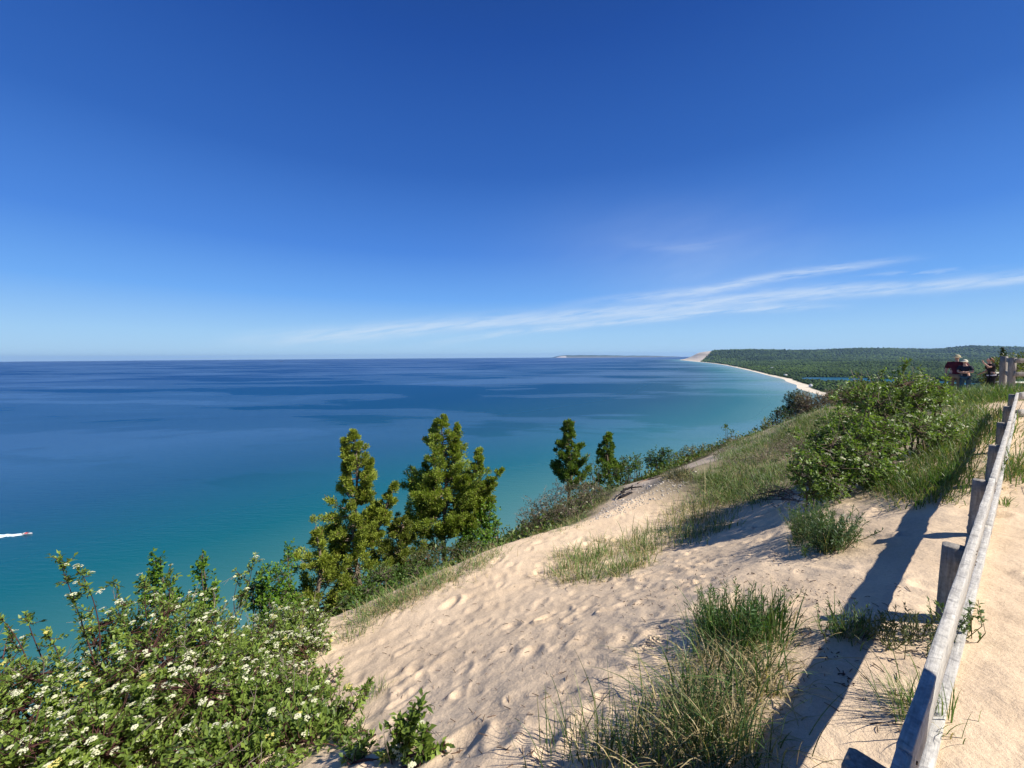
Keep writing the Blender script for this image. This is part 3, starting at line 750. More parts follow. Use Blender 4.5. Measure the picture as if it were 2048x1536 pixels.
shrub('dogwood_shrub', 'dogwood shrub with tall white flowering shoots standing against the water at far left', 'shrub',
      [lobe(40, 1440, 3.0, 150, 130), lobe(150, 1380, 3.3, 130, 90), lobe(-40, 1380, 3.2, 110, 110), lobe(60, 1530, 2.6, 170, 90), lobe(200, 1500, 2.7, 120, 80)], 1500, .050, .022, DG1, DG2, 1, flowers=.24, flower_r=.028, petals=22, leaves_per=9,
      sprigs=[(190, 1330, 3.3, 120, 1125, 26), (200, 1300, 3.3, 165, 1150, 16), (215, 1310, 3.4, 250, 1210, 14), (60, 1340, 3.3, 5, 1240, 12), (90, 1330, 3.4, 55, 1240, 10), (120, 1330, 3.3, 95, 1270, 10)], twigs=60)
shrub('dogwood_shrub', 'broad dogwood shrub covered in flat white flower heads in the lower left', 'shrub',
      [lobe(330, 1330, 3.4, 150, 105), lobe(420, 1400, 3.1, 150, 100), lobe(270, 1450, 2.9, 150, 110), lobe(330, 1250, 3.9, 95, 60), lobe(220, 1260, 3.7, 60, 45), lobe(430, 1260, 4.0, 80, 50), lobe(430, 1330, 3.6, 110, 70)], 2300, .050, .022, DG1, DG2, 2, flowers=.22, flower_r=.028, petals=22, leaves_per=9,
      sprigs=[(300, 1280, 3.7, 290, 1165, 12), (330, 1270, 3.7, 340, 1150, 10), (250, 1270, 3.7, 225, 1165, 9), (390, 1280, 3.8, 410, 1190, 9)], twigs=90)
shrub('dogwood_shrub', 'dogwood shrub with many small white blooms at the edge of the sand below the cedars', 'shrub',
      [lobe(560, 1270, 4.5, 105, 55), lobe(630, 1310, 4.3, 70, 60), lobe(520, 1330, 4.0, 120, 70), lobe(640, 1395, 3.5, 85, 65), lobe(600, 1240, 4.8, 70, 30), lobe(560, 1400, 3.4, 110, 70)], 2100, .048, .021, DG1, DG2, 3, flowers=.30, flower_r=.028, petals=18, leaves_per=8,
      sprigs=[(470, 1260, 4.6, 505, 1125, 22), (480, 1250, 4.6, 480, 1150, 14)], twigs=90)
shrub('dogwood_shrub', 'leafy dogwood shrub with short flowering shoots reaching over the sand at the bottom edge', 'shrub',
      [lobe(560, 1500, 2.6, 150, 80), lobe(700, 1495, 2.55, 70, 60), lobe(420, 1520, 2.5, 110, 70), lobe(650, 1440, 2.9, 90, 60), lobe(850, 1525, 1.98, 45, 28), lobe(805, 1500, 2.12, 40, 34), lobe(735, 1500, 2.3, 60, 45), lobe(770, 1530, 2.12, 50, 30), lobe(540, 1420, 3.0, 110, 60)], 1250, .056, .024, DG1, DG2, 4, flowers=.16, flower_r=.029, petals=24, leaves_per=9,
      sprigs=[(800, 1520, 2.12, 838, 1418, 26), (790, 1520, 2.12, 800, 1450, 14), (840, 1530, 2.0, 850, 1470, 14), (690, 1450, 2.8, 735, 1375, 9), (850, 1540, 2.0, 885, 1500, 9)], twigs=30)
GR1, GR2 = (.07, .15, .015), (.18, .32, .03)
shrub('young_tree', 'bright green sapling rising behind the white flowering shrubs, nearer the boat', 'tree', [lobe(312, 1130, 5.2, 16, 42), lobe(300, 1180, 5.2, 26, 45), lobe(340, 1200, 5.2, 26, 40)], 170, .055, .038, GR1, GR2, 5, leaves_per=8, n_main=5, stem_col=(.12, .1, .07), up=.8, base=(-4.6, 5.2))
shrub('young_tree', 'thin bright green sapling behind the white flowering shrubs, nearer the cedars', 'tree', [lobe(408, 1120, 5.2, 14, 22), lobe(398, 1150, 5.2, 18, 25), lobe(428, 1170, 5.2, 12, 35), lobe(408, 1210, 5.2, 34, 40)], 130, .055, .038, GR1, GR2, 6, leaves_per=8, n_main=5, stem_col=(.12, .1, .07), up=.8, base=(-4.1, 5.2))
shrub('leafy_bush', 'round green bush left of the cedars behind the dogwoods', 'bush', [lobe(545, 1165, 6.4, 45, 50), lobe(510, 1190, 6.4, 35, 35), lobe(578, 1110, 6.9, 18, 35), lobe(560, 1215, 6.2, 60, 35)], 620, .05, .034, GR1, (.18, .32, .03), 7, leaves_per=8, stem_col=(.12, .1, .07))
shrub('leafy_bush', 'low dark green bush at the foot of the left cedar by the sand', 'bush', [lobe(760, 1165, 6.9, 60, 40), lobe(830, 1150, 7.0, 50, 30), lobe(720, 1200, 6.4, 50, 32), lobe(790, 1190, 6.3, 50, 25)], 900, .042, .026, (.06, .12, .02), (.15, .25, .045), 8, leaves_per=8, stem_col=(.12, .1, .07))
shrub('leafy_bush', 'bright green bush against the right side of the tallest cedar', 'bush', [lobe(975, 1040, 9.8, 30, 50), lobe(950, 1075, 9.3, 40, 25)], 420, .06, .045, GR1, (.17, .3, .03), 9, leaves_per=8, stem_col=(.12, .1, .07))
shrub('leafy_bush', 'low tangled green growth under the tallest cedar', 'bush', [lobe(880, 1110, 8.6, 60, 25), lobe(940, 1100, 8.4, 50, 20), lobe(840, 1125, 8.2, 40, 25)], 520, .045, .03, (.06, .09, .03), (.13, .17, .05), 10, leaves_per=7, stem_col=(.16, .12, .08), dead=.1)
GB1, GB2 = (.055, .062, .035), (.12, .13, .06)
shrub('twiggy_bush', 'grey brown twiggy bush with a few white blooms in front of the two far cedars', 'bush', [lobe(1140, 990, 10.6, 60, 35), lobe(1090, 1020, 10.2, 50, 35), lobe(1180, 985, 11.2, 40, 30), lobe(1060, 1040, 9.8, 35, 25), lobe(1120, 1030, 9.8, 50, 25)], 1100, .045, .022, GB1, GB2, 12, flowers=.02, leaves_per=6, stem_col=(.17, .13, .10), twigs=200, flower_r=.03, dead=.16)
shrub('leafy_bush', 'green bush between the two far cedars and the sand path', 'bush', [lobe(1262, 925, 15, 30, 20), lobe(1190, 940, 14.5, 25, 22), lobe(1245, 945, 14.5, 30, 14)], 260, .07, .045, (.05, .09, .02), (.11, .17, .035), 13, leaves_per=7, stem_col=(.12, .1, .07))
shrub('young_tree', 'thin open sapling at the rim right of the far cedars', 'tree', [lobe(1275, 922, 14, 12, 20), lobe(1262, 938, 14, 9, 12)], 36, .08, .05, GR1, (.1, .17, .03), 14, leaves_per=7, n_main=4, up=.9, stem_col=(.12, .1, .07))
shrub('leafy_bush', 'round green bush alone on the rim above the water', 'bush', [lobe(1310, 915, 17, 26, 22), lobe(1333, 905, 17, 18, 14), lobe(1322, 928, 17, 35, 14)], 330, .09, .05, (.04, .085, .02), (.09, .16, .03), 15, leaves_per=7, stem_col=(.12, .1, .07))
shrub('leafy_bush', 'olive green bush on the rim beside the bare sand bank', 'bush', [lobe(1380, 905, 18.5, 25, 18), lobe(1412, 897, 19, 20, 13), lobe(1355, 915, 18, 22, 14)], 320, .085, .035, (.07, .09, .02), (.16, .18, .04), 16, leaves_per=7, stem_col=(.15, .11, .07), up=.9)
shrub('young_tree', 'single leaning leafy shoot against the pale water on the ridge', 'tree', [lobe(1450, 852, 20, 9, 7), lobe(1463, 861, 20, 6, 5)], 14, .12, .07, GR1, (.1, .15, .03), 17, leaves_per=6, n_main=3, up=.6, stem_col=(.15, .11, .07), base=(11.9, 20.4))
shrub('twiggy_bush', 'large brown bush with pale blossom on the ridge in front of the beach', 'bush', [lobe(1650, 810, 25, 55, 28), lobe(1610, 820, 25, 30, 30), lobe(1680, 800, 25, 40, 24), lobe(1640, 845, 23, 60, 22), lobe(1605, 800, 25, 22, 22), lobe(1700, 795, 25, 45, 26)], 2600, .10, .05, GB1, (.16, .135, .07), 18, flowers=.13, leaves_per=6, stem_col=(.19, .13, .10), twigs=260, stem_r=.014, flower_r=.065, fl_col=(.62, .56, .42), dead=.22, petals=8)
shrub('leafy_bush', 'yellow green bush at the left end of the ridge above the water', 'bush', [lobe(1532, 850, 22, 12, 18), lobe(1545, 868, 21, 18, 12)], 200, .09, .05, (.12, .15, .02), (.28, .30, .05), 19, leaves_per=7, stem_col=(.12, .1, .07), up=.9)
shrub('twiggy_bush', 'grey green scrub on the ridge crest between the grass and the yellow bush', 'bush', [lobe(1500, 885, 17, 60, 15), lobe(1580, 870, 17, 60, 22), lobe(1450, 905, 15, 40, 12), lobe(1545, 875, 21, 45, 16), lobe(1600, 850, 23, 45, 18), lobe(1470, 893, 18.5, 35, 10)], 1700, .06, .025, (.06, .075, .035), (.14, .15, .075), 20, flowers=.02, leaves_per=6, stem_col=(.17, .13, .10), twigs=220, dead=.2)
DK1, DK2 = (.075, .13, .028), (.22, .32, .065)
shrub('dogwood_shrub', 'dark green dogwood bush sprinkled with white blooms, nearer the open sand', 'shrub',
      [lobe(1680, 915, 5.5, 85, 50), lobe(1745, 875, 5.9, 70, 48), lobe(1690, 850, 6.0, 55, 40), lobe(1620, 930, 5.3, 50, 45), lobe(1640, 970, 5.2, 60, 42), lobe(1740, 950, 5.3, 75, 50), lobe(1700, 870, 5.7, 60, 35), lobe(1790, 960, 5.4, 60, 42), lobe(1640, 880, 5.7, 30, 25)], 1800, .060, .030, DK1, DK2, 21, flowers=.055, leaves_per=8, flower_r=.034, stem_col=(.13, .09, .06),
      sprigs=[(1640, 920, 5.5, 1588, 868, 10), (1690, 860, 5.6, 1670, 800, 10), (1720, 860, 5.6, 1735, 800, 10)], twigs=60, n_main=22, stem_r=.009)
shrub('dogwood_shrub', 'tall dark green dogwood bush with white blooms in front of the couple', 'shrub',
      [lobe(1790, 785, 6.6, 80, 40), lobe(1850, 790, 6.6, 55, 38), lobe(1730, 795, 6.4, 55, 38), lobe(1800, 850, 6.3, 90, 42), lobe(1885, 860, 6.3, 45, 50), lobe(1860, 920, 6.0, 50, 40)], 1500, .062, .028, DK1, DK2, 22, flowers=.075, leaves_per=8, flower_r=.040, stem_col=(.13, .09, .06),
      sprigs=[(1790, 790, 6.6, 1812, 728, 14), (1740, 790, 6.5, 1716, 752, 9), (1770, 780, 6.6, 1762, 748, 8), (1840, 790, 6.6, 1842, 745, 9), (1880, 800, 6.5, 1893, 760, 8)], twigs=60, n_main=22, stem_r=.010)
shrub('leafy_bush', 'yellow green bushes crowding behind the taller rear fence', 'bush', [lobe(2010, 735, 19, 32, 26), lobe(2050, 728, 20, 45, 28), lobe(1985, 755, 18, 24, 24)], 900, .10, .05, (.05, .08, .015), (.15, .19, .03), 23, leaves_per=7, stem_col=(.12, .1, .07), stem_r=.02)
shrub('young_tree', 'small dark tree top poking above the bushes behind the rear fence', 'tree', [lobe(2006, 697, 21, 5, 7), lobe(2004, 712, 21, 9, 12)], 70, .10, .05, (.02, .035, .012), (.05, .08, .02), 24, leaves_per=7, n_main=3, stem_col=(.1, .08, .06), stem_r=.02, up=.8)
shrub('twiggy_bush', 'loose grey green scrub on the grassy bank left of the large dogwood bushes', 'bush', [lobe(1540, 920, 11, 55, 24), lobe(1480, 935, 11, 45, 20), lobe(1590, 890, 12.5, 60, 26), lobe(1430, 950, 11, 35, 14)], 750, .055, .022, (.06, .085, .04), (.16, .20, .09), 29, flowers=.02, leaves_per=6, stem_col=(.17, .13, .10), twigs=160, dead=.15, up=.9)
bl = [('bushy tree at the foot of the ridge bush nearest the beach', 1588, 800, 52, 22, 24), ('dark bluff tree just left of and below the brown blossom bush', 1562, 838, 42, 26, 28), ('lowest dark tree on the bluff by the yellow bush', 1528, 866, 32, 30, 18)]
for i, (lb, u, v, Z, rx, rz) in enumerate(bl):
    shrub('bluff_tree', lb, 'tree', [lobe(u, v, Z, rx, rz), lobe(u+rx*.7, v+rz*.8, Z, rx, rz), lobe(u-rx*.5, v+rz, Z, rx*.8, rz*.8)], 600, Z*.0042, Z*.003, (.02, .045, .015), (.06, .10, .03), 60+i, leaves_per=6, group='trees on the bluff below the ridge', stem_r=.03, n_main=6, stem_col=(.1, .08, .06))

def cedar(label, u, v, Z, v_base, prof_, seed, leaders=(), nbr=120, c1=(.15, .20, .026), c2=(.38, .44, .06), fr=.062, dens=1.6, lean=0.0):
    r = np.random.RandomState(seed)
    top = P(u, v, Z); gx, gy = top[0]+lean, Z
    bz = fz(gx, gy); root = empty('cedar_tree', (gx, gy, bz)); tag(root, label, 'tree', 'cedars on the bluff edge')
    H = top[2]-bz; k = Z/F
    tb = MB(); t = np.linspace(0, 1, 12)
    def axis_pt(q): return np.array((gx + (top[0]-gx)*q + .05*math.sin(q*9+seed), gy + .04*math.cos(q*7), bz-.3+(H+.3)*q))
    tube(tb, [axis_pt(q) for q in t], .075*(1-t*.93)+.004, (.20, .155, .115), 8)
    pos = []; dr = []; nr = []
    v_of = lambda z: v + (top[2]-z)/k
    def add_branch(a, e, lift, nclump, spread):
        mid = (a+e)/2 + np.array((0, 0, -lift*.4)); e = e + np.array((0, 0, lift))
        q = np.linspace(0, 1, 6)[:, None]; pts = (1-q)**2*a + 2*q*(1-q)*mid + q*q*e
        tube(tb, pts, np.linspace(.016, .004, 6), (.17, .13, .095), 4)
        for c in range(nclump):
            s_ = r.uniform(.25, 1.0)**.6; p = (1-s_)**2*a + 2*s_*(1-s_)*mid + s_*s_*e
            m_ = int(40*dens)
            out = norm((e-a)[None])[0]
            cax = norm((out*.8 + np.array((0, 0, .7)) + r.normal(size=3)*.35)[None])[0]
            o_ = r.normal(size=(m_, 3))*spread*(.45+.5*(1-s_))
            pos.append(p + o_); d_ = norm(cax[None]*1.1 + norm(o_)*.9 + r.normal(size=(m_, 3))*.35); dr.append(d_)
            nr.append(norm(r.normal(size=(m_, 3)) + out*.5))
    pv, pw = zip(*prof_)
    for i in range(nbr):
        q = r.rand()**.9
        z = top[2] - q*(v_base-v)*k; vv = v_of(z)
        R = np.interp(vv, pv, pw)*k*r.uniform(.55, 1.12); az = r.uniform(0, 2*np.pi)
        if R < .02: continue
        if vnoise(np.array(az*1.3+seed), np.array(q*9.+seed*.37)) < -.22: continue
        if r.rand() < .10: R *= 1.3
        a = axis_pt(np.clip((z-bz+.0)/H, 0, 1)); e = a + np.array((math.cos(az), math.sin(az), .1))*R
        add_branch(a, e, R*r.uniform(.05, .6), max(2, int(2+R*7)), .026+.048*min(R, 1))
    for (u2, v2, v2b, w2) in leaders:
        tp = P(u2, v2, Z); bt = P(u2 + (u-u2)*.55, v2b, Z)
        q = np.linspace(0, 1, 8)[:, None]; tube(tb, bt*(1-q)+tp*q, np.linspace(.035, .006, 8), (.19, .15, .11), 6)
        for i in range(int(nbr*.28)):
            s_ = r.rand(); a = bt*(1-s_)+tp*s_; R = w2*k*(1-s_*.85)*r.uniform(.4, 1.1); az = r.uniform(0, 2*np.pi)
            add_branch(a, a+np.array((math.cos(az), math.sin(az), .15))*R, R*.35, max(2, int(2+R*6)), .026+.045*min(R, 1))
    tb.build('trunk', BARK, root)
    pos = np.concatenate(pos); dr = np.concatenate(dr); nr = np.concatenate(nr); n = len(pos)
    tc_ = np.clip(.45 + .5*fbm(pos[:, 0]*2.3+seed, pos[:, 2]*2.3+pos[:, 1], 3) + .2*r.normal(size=n), 0, 1)
    cl = mixcol(c1, c2, tc_); q = r.rand(n) < .05; cl[q] = (.24, .17, .06)
    cm = MB(); leaves(cm, pos, dr, nr, fr*r.uniform(.6, 1.3, n), fr*.34*r.uniform(.6, 1.2, n), cl, fold=.1)
    cm.build('crown', FROND, root)
    return root
cedar('slender cedar with open ragged top standing left of the two big cedars', 706, 862, 8.6, 1215, [(862, 3), (890, 16), (930, 30), (960, 34), (1000, 52), (1060, 78), (1120, 100), (1180, 125), (1230, 125)], 101,
      leaders=[(790, 968, 1090, 38), (750, 1010, 1110, 40), (665, 1030, 1120, 34), (688, 880, 990, 12), (742, 918, 1010, 20)], nbr=190)
cedar('small pointed cedar at the left foot of the slender one', 633, 1057, 7.6, 1240, [(1057, 4), (1090, 13), (1110, 30), (1150, 48), (1200, 60), (1250, 60)], 102, nbr=75)
cedar('tallest bushy cedar with several leaders right of the slender one', 886, 834, 10.0, 1100, [(834, 4), (860, 22), (900, 42), (940, 62), (980, 76), (1040, 84), (1100, 78)], 103,
      leaders=[(961, 902, 1040, 45), (998, 942, 1060, 46), (975, 965, 1070, 50), (916, 850, 960, 18), (850, 930, 1020, 34), (825, 965, 1040, 34)], nbr=210, c1=(.13, .19, .024), c2=(.34, .42, .055), fr=.068, dens=1.5)
cedar('low cedar clump filling the gap between the slender and tallest cedars', 800, 1035, 9.0, 1140, [(1035, 10), (1070, 35), (1110, 50), (1150, 55)], 106, nbr=70, c1=(.10, .14, .02), c2=(.28, .32, .05))
cedar('far dark green cedar left of its smaller neighbour, behind the twiggy bush', 1140, 842, 15.5, 975, [(842, 3), (860, 13), (890, 24), (920, 34), (950, 40), (980, 46)], 104, nbr=120, c1=(.08, .14, .024), c2=(.22, .31, .05), fr=.12, dens=.8)
cedar('smallest far cedar with a neat cone, nearest the sand path', 1217, 868, 16.5, 960, [(868, 3), (885, 10), (905, 18), (930, 30), (960, 36)], 105, nbr=95, c1=(.08, .145, .024), c2=(.22, .32, .05), fr=.12, dens=.8)

# ------------------------------------------------------------------ grasses
def scatter_px(poly, n, r, z0=1.2, z1=45, jit=0.0):
    poly = np.array(poly, float); u0_, v0_ = poly.min(0); u1_, v1_ = poly.max(0); out = []
    def inside(u, v):
        c = False; j = len(poly)-1
        for i in range(len(poly)):
            if (poly[i][1] > v) != (poly[j][1] > v) and u < (poly[j][0]-poly[i][0])*(v-poly[i][1])/(poly[j][1]-poly[i][1]) + poly[i][0]: c = not c
            j = i
        return c
    tries = 0
    while len(out) < n and tries < n*30:
        tries += 1
        u = r.uniform(u0_, u1_); v = r.uniform(v0_, v1_)
        if not inside(u, v): continue
        h = ground_hit(u, v, z0, z1)
        if h is not None: out.append(h)
    return np.array(out).reshape(-1, 3)
CG1, CG2, CDRY = (.06, .12, .027), (.17, .275, .06), (.46, .37, .19)
def grass(mb, centres, per, spread, ln, wd, r, dry=.2, c1=CG1, c2=CG2, lean=.5, curve=.5, bias=(0, 0), seg=5):
    n = len(centres)*per
    if n == 0: return
    c = np.repeat(centres, per, 0); xy = c[:, :2] + r.normal(size=(n, 2))*spread
    z = interp_g(xy[:, 0], xy[:, 1]) - .01
    a = r.uniform(0, 2*np.pi, n); out = xy-c[:, :2]
    l = np.stack([np.cos(a), np.sin(a)], 1)*r.uniform(.1, 1, n)[:, None]*lean + out/max(spread, 1e-3)*.22 + np.array(bias)
    lv = np.concatenate([l, np.zeros((n, 1))], 1)
    tcl = np.repeat(np.clip(.45+.35*r.normal(size=len(centres)), 0, 1), per); lnf = np.repeat(r.uniform(.55, 1.2, len(centres)), per)
    col = mixcol(c1, c2, np.clip(tcl + .25*r.normal(size=n), 0, 1)); dcl = np.repeat(np.clip(dry*2.0*r.beta(1.2, 1.2, len(centres)), 0, 1) if dry < .8 else np.full(len(centres), dry), per); dq = r.rand(n) < dcl
    col[dq] = np.array(CDRY)*r.uniform(.55, 1.2, (dq.sum(), 1))
    tip = col*.9; b_ = r.rand(n) < .3; tip[b_] = col[b_]*.5 + np.array((.20, .15, .06))
    L_ = ln*lnf*r.uniform(.4, 1.15, n); L_[dq] *= .8
    cv = np.clip(curve*r.uniform(.2, 1.4, n) + dq*.3, 0, 1.2)
    blades(mb, np.concatenate([xy, z[:, None]], 1), lv, L_, wd*r.uniform(.6, 1.2, n), cv, col, seg, tip)
def clump(name, label, pts, per, spread, ln, wd, seed, cat='grass tuft', group=None, parts=None, **kw):
    r = np.random.RandomState(seed); mb = MB()
    c = np.array(pts); grass(mb, c, per, spread, ln, wd, r, **kw)
    if per > 14: grass(mb, c, per//2, spread*1.3, ln*.6, wd*.7, r, dry=.9, lean=1.3, curve=1.25)
    o = mb.build(name, GRASS, origin=(c[:, 0].mean(), c[:, 1].mean(), c[:, 2].mean())); tag(o, label, cat, group); return o
rg = np.random.RandomState(50)
big = scatter_px([(1360, 1330), (1430, 1290), (1530, 1300), (1560, 1370), (1530, 1430), (1500, 1500), (1460, 1540), (1320, 1540), (1290, 1460), (1320, 1390)], 70, rg)
clump('grass_tuft', 'largest tuft of long beach grass in the foreground beside the broad rail shadow', big, 18, .06, .32, .006, 51, dry=.46, lean=.65, curve=.75, c1=(.035, .075, .018), c2=(.11, .19, .045))
tl = scatter_px([(1410, 1250), (1450, 1235), (1570, 1245), (1580, 1290), (1480, 1310), (1410, 1290)], 30, rg)
clump('grass_tuft', 'upright bright green grass tuft just above the largest one', tl, 24, .045, .27, .0065, 52, dry=.06, lean=.35, curve=.3, c1=(.03, .08, .018), c2=(.09, .19, .04))
bot = scatter_px([(1090, 1500), (1300, 1480), (1520, 1500), (1600, 1540), (1090, 1540)], 40, rg)
clump('grass_tuft', 'dark sparse grass stems along the bottom edge in shadow', bot, 12, .07, .30, .005, 53, dry=.12, lean=.5, curve=.4, c1=(.03, .06, .015), c2=(.09, .15, .04))
def weed(name, label, pts, n, h, leaf_l, leaf_w, c1, c2, seed, cat='plant'):
    """stems clothed in narrow leaves"""
    r = np.random.RandomState(seed); c = np.array(pts); o0 = c.mean(0); root = empty(name, o0); tag(root, label, cat)
    st = MB(); P_, D_, Nn, CC = [], [], [], []
    for i in range(n):
        b = c[r.randint(len(c))] + np.array((*r.normal(size=2)*.03, 0)); b[2] = fz(b[0], b[1])-.01
        out = (b-o0)*np.array((1, 1, 0)); ln_ = h*r.uniform(.55, 1.1); d = norm((np.array((0, 0, 1.)) + out*1.2 + r.normal(size=3)*.22)[None])[0]; d[2] = abs(d[2])
        e = b+d*ln_; mid = (b+e)/2 + r.normal(size=3)*.02
        tube(st, [b, mid, e], [.0028, .002, .001], (.16, .16, .06), 4)
        m_ = int(ln_/.010); s_ = r.uniform(.15, 1, m_)[:, None]
        P_.append(b*(1-s_)**2+2*s_*(1-s_)*mid+s_*s_*e); D_.append(norm(d*.75 + rnd_dir(m_)*.8)); Nn.append(norm(d + r.normal(size=(m_, 3))*.4)); CC.append(mixcol(c1, c2, np.clip(r.rand()*.6+.4*r.rand(m_), 0, 1)))
    st.build('stem', BARK, root)
    pp = np.concatenate(P_); k = len(pp); mb = MB()
    leaves(mb, pp, np.concatenate(D_), np.concatenate(Nn), leaf_l*r.uniform(.6, 1.1, k), leaf_w, np.concatenate(CC), fold=.1, droop=.1); mb.build('leaves', LEAF, root)
    return root
weed('leafy_weed', 'clump of narrow leaved green weeds behind the largest grass tuft', tl[:16], 60, .30, .045, .007, (.03, .08, .02), (.10, .19, .05), 61)
g2 = scatter_px([(1590, 1070), (1640, 1050), (1700, 1080), (1690, 1110), (1630, 1112), (1600, 1100)], 34, rg)
weed('leafy_weed', 'dense rounded bushy green weed clump alone on the sand beside the flowering bush', g2, 210, .36, .05, .008, (.04, .085, .03), (.12, .19, .07), 62)
clump('grass_tuft', 'thin grass blades standing in the dense rounded weed clump', g2, 6, .07, .42, .005, 54, dry=.3, lean=.5, curve=.3)
g3 = scatter_px([(1085, 1160), (1120, 1110), (1200, 1080), (1290, 1090), (1290, 1140), (1200, 1162), (1110, 1170)], 75, rg)
clump('grass_tuft', 'wide patch of grass with straw coloured blades in the middle of the slope', g3, 22, .08, .34, .0075, 55, dry=.34, lean=.65, curve=.6)
g3b = scatter_px([(1260, 1090), (1330, 1030), (1400, 1000), (1470, 990), (1450, 1060), (1380, 1090), (1300, 1110)], 95, rg)
clump('grass_tuft', 'long strip of half dry grass leading up the slope towards the ridge', g3b, 20, .14, .38, .008, 56, dry=.36, lean=.6, curve=.5)
tall_ = scatter_px([(1340, 1030), (1420, 1000), (1440, 1060), (1350, 1085)], 9, rg)
clump('dry_stalks', 'tall thin straw stalks rising in front of the water from the grass strip', tall_, 3, .05, 1.5, .011, 57, cat='dry grass', dry=1.0, lean=.35, curve=.12)
g4 = scatter_px([(1770, 990), (1800, 960), (1850, 900), (1900, 870), (1940, 880), (1935, 960), (1900, 1005), (1820, 1015)], 120, rg)
clump('grass_tuft', 'lush green grass mass against the fence posts beside the flowering bush', g4, 20, .11, .33, .0085, 58, dry=.14, lean=.55, curve=.5, bias=(-.12, -.05), c1=(.05, .10, .022), c2=(.15, .25, .06))
g4b = scatter_px([(1900, 800), (1990, 790), (2010, 830), (1990, 880), (1930, 900), (1900, 860)], 130, rg)
clump('grass_tuft', 'green and straw grass on the rise beside the far fence posts', g4b, 18, .18, .34, .011, 59, dry=.28, lean=.5, curve=.45, bias=(-.15, 0))
g5 = scatter_px([(1640, 1270), (1690, 1240), (1750, 1260), (1740, 1290), (1660, 1290)], 16, rg)
weed('leafy_weed', 'small green weed patch partly inside the broad rail shadow', g5, 40, .16, .035, .006, (.04, .085, .03), (.12, .19, .06), 63)
clump('grass_tuft', 'small spiky grass tuft in the broad rail shadow', g5, 7, .05, .22, .005, 60, dry=.2)
g6 = scatter_px([(1765, 1290), (1810, 1262), (1880, 1270), (1880, 1305), (1790, 1310)], 18, rg)
weed('leafy_weed', 'reddish green weed patch at the foot of the nearest full post', g6, 50, .15, .04, .007, (.05, .06, .03), (.13, .16, .05), 64)
g7 = scatter_px([(1780, 1400), (1830, 1380), (1870, 1420), (1860, 1450), (1800, 1440)], 16, rg)
clump('grass_tuft', 'thin sparse grass tuft between the rail shadow and the nearest rail', g7, 12, .045, .22, .0035, 65, dry=.25, lean=.5, curve=.4, bias=(-.3, .1))
g8 = scatter_px([(2000, 935), (2048, 900), (2048, 960), (2005, 970)], 26, rg)
clump('grass_tuft', 'green grass growing on the path side of the fence', g8, 16, .08, .34, .009, 66, dry=.2, lean=.5, curve=.5)
g9 = scatter_px([(2005, 1010), (2015, 1005), (2015, 1015)], 4, rg)
clump('grass_tuft', 'single tiny grass sprout on the sunny path sand', g9, 7, .02, .15, .007, 67, dry=.05, lean=.7, curve=.4)
q = ground_hit(1925, 1275)
weed('fern_weed', 'feathery green weed leaning out from under the rail onto the path', [q, q+np.array((.03, 0, 0)), q+np.array((-.04, .02, 0))], 14, .20, .035, .010, (.05, .10, .03), (.13, .20, .06), 68)
g10 = scatter_px([(1325, 955), (1350, 940), (1385, 945), (1370, 962)], 30, rg)
clump('grass_tuft', 'dark mound of dead grass at the head of the gravel hollow', g10, 22, .10, .34, .011, 69, dry=.3, lean=.8, curve=.9, c1=(.03, .045, .02), c2=(.08, .10, .04))
g11 = scatter_px([(670, 1270), (700, 1245), (740, 1235), (745, 1260), (690, 1285)], 16, rg)
clump('grass_tuft', 'blue green grass tuft between the dogwood and the sand', g11, 14, .06, .22, .006, 70, dry=.25, lean=.5, curve=.5)
g12 = scatter_px([(735, 1385), (765, 1365), (775, 1400), (740, 1410)], 6, rg)
clump('grass_tuft', 'faint grass tuft beside the bottom edge dogwood', g12, 10, .04, .20, .004, 71, dry=.2)
# countless cover: rim grass, bank grass
def cover(label, name, polys, seed, ln, wd, per, spread, **kw):
    r = np.random.RandomState(seed); mb = MB()
    for poly, n in polys: grass(mb, scatter_px(poly, n, r), per, spread, ln, wd, r, **kw)
    tag(mb.build(name, GRASS), label, 'grass', kind='stuff')
cover('dry and green grass fringe along the rim of the sand slope', 'rim_grass',
      [([(690, 1240), (740, 1212), (860, 1160), (960, 1115), (1020, 1078), (1010, 1095), (960, 1140), (860, 1185), (760, 1232)], 260), ([(1010, 1078), (1060, 1055), (1180, 1030), (1160, 1050), (1060, 1075)], 150),
       ([(1180, 1030), (1240, 985), (1260, 955), (1230, 965), (1180, 1010)], 60), ([(1260, 960), (1340, 925), (1430, 897), (1430, 905), (1330, 940)], 90)], 80, .24, .007, 9, .13, dry=.45, lean=.9, curve=.8)
cover('green and grey grass covering the bank between the slope and the ridge', 'bank_grass',
      [([(1400, 960), (1450, 910), (1520, 880), (1600, 860), (1690, 850), (1660, 900), (1580, 950), (1560, 1000), (1480, 1010), (1390, 1010)], 520),
       ([(1560, 850), (1700, 800), (1900, 780), (1960, 790), (1900, 860), (1700, 900), (1600, 900)], 520), ([(1380, 960), (1460, 930), (1560, 940), (1540, 990), (1440, 1000)], 160), ([(1440, 905), (1500, 865), (1600, 800), (1720, 780), (1680, 840), (1560, 885), (1460, 925)], 620)], 81, .32, .010, 11, .17, dry=.14, lean=.75, curve=.7, c1=(.065, .12, .03), c2=(.18, .27, .07))
cover('tall grass on the rise in front of the three people', 'rise_grass', [([(1860, 805), (1900, 785), (2000, 785), (2048, 785), (2048, 800), (1900, 812)], 330)], 82, .42, .014, 12, .22, dry=.2, lean=.5, curve=.4)
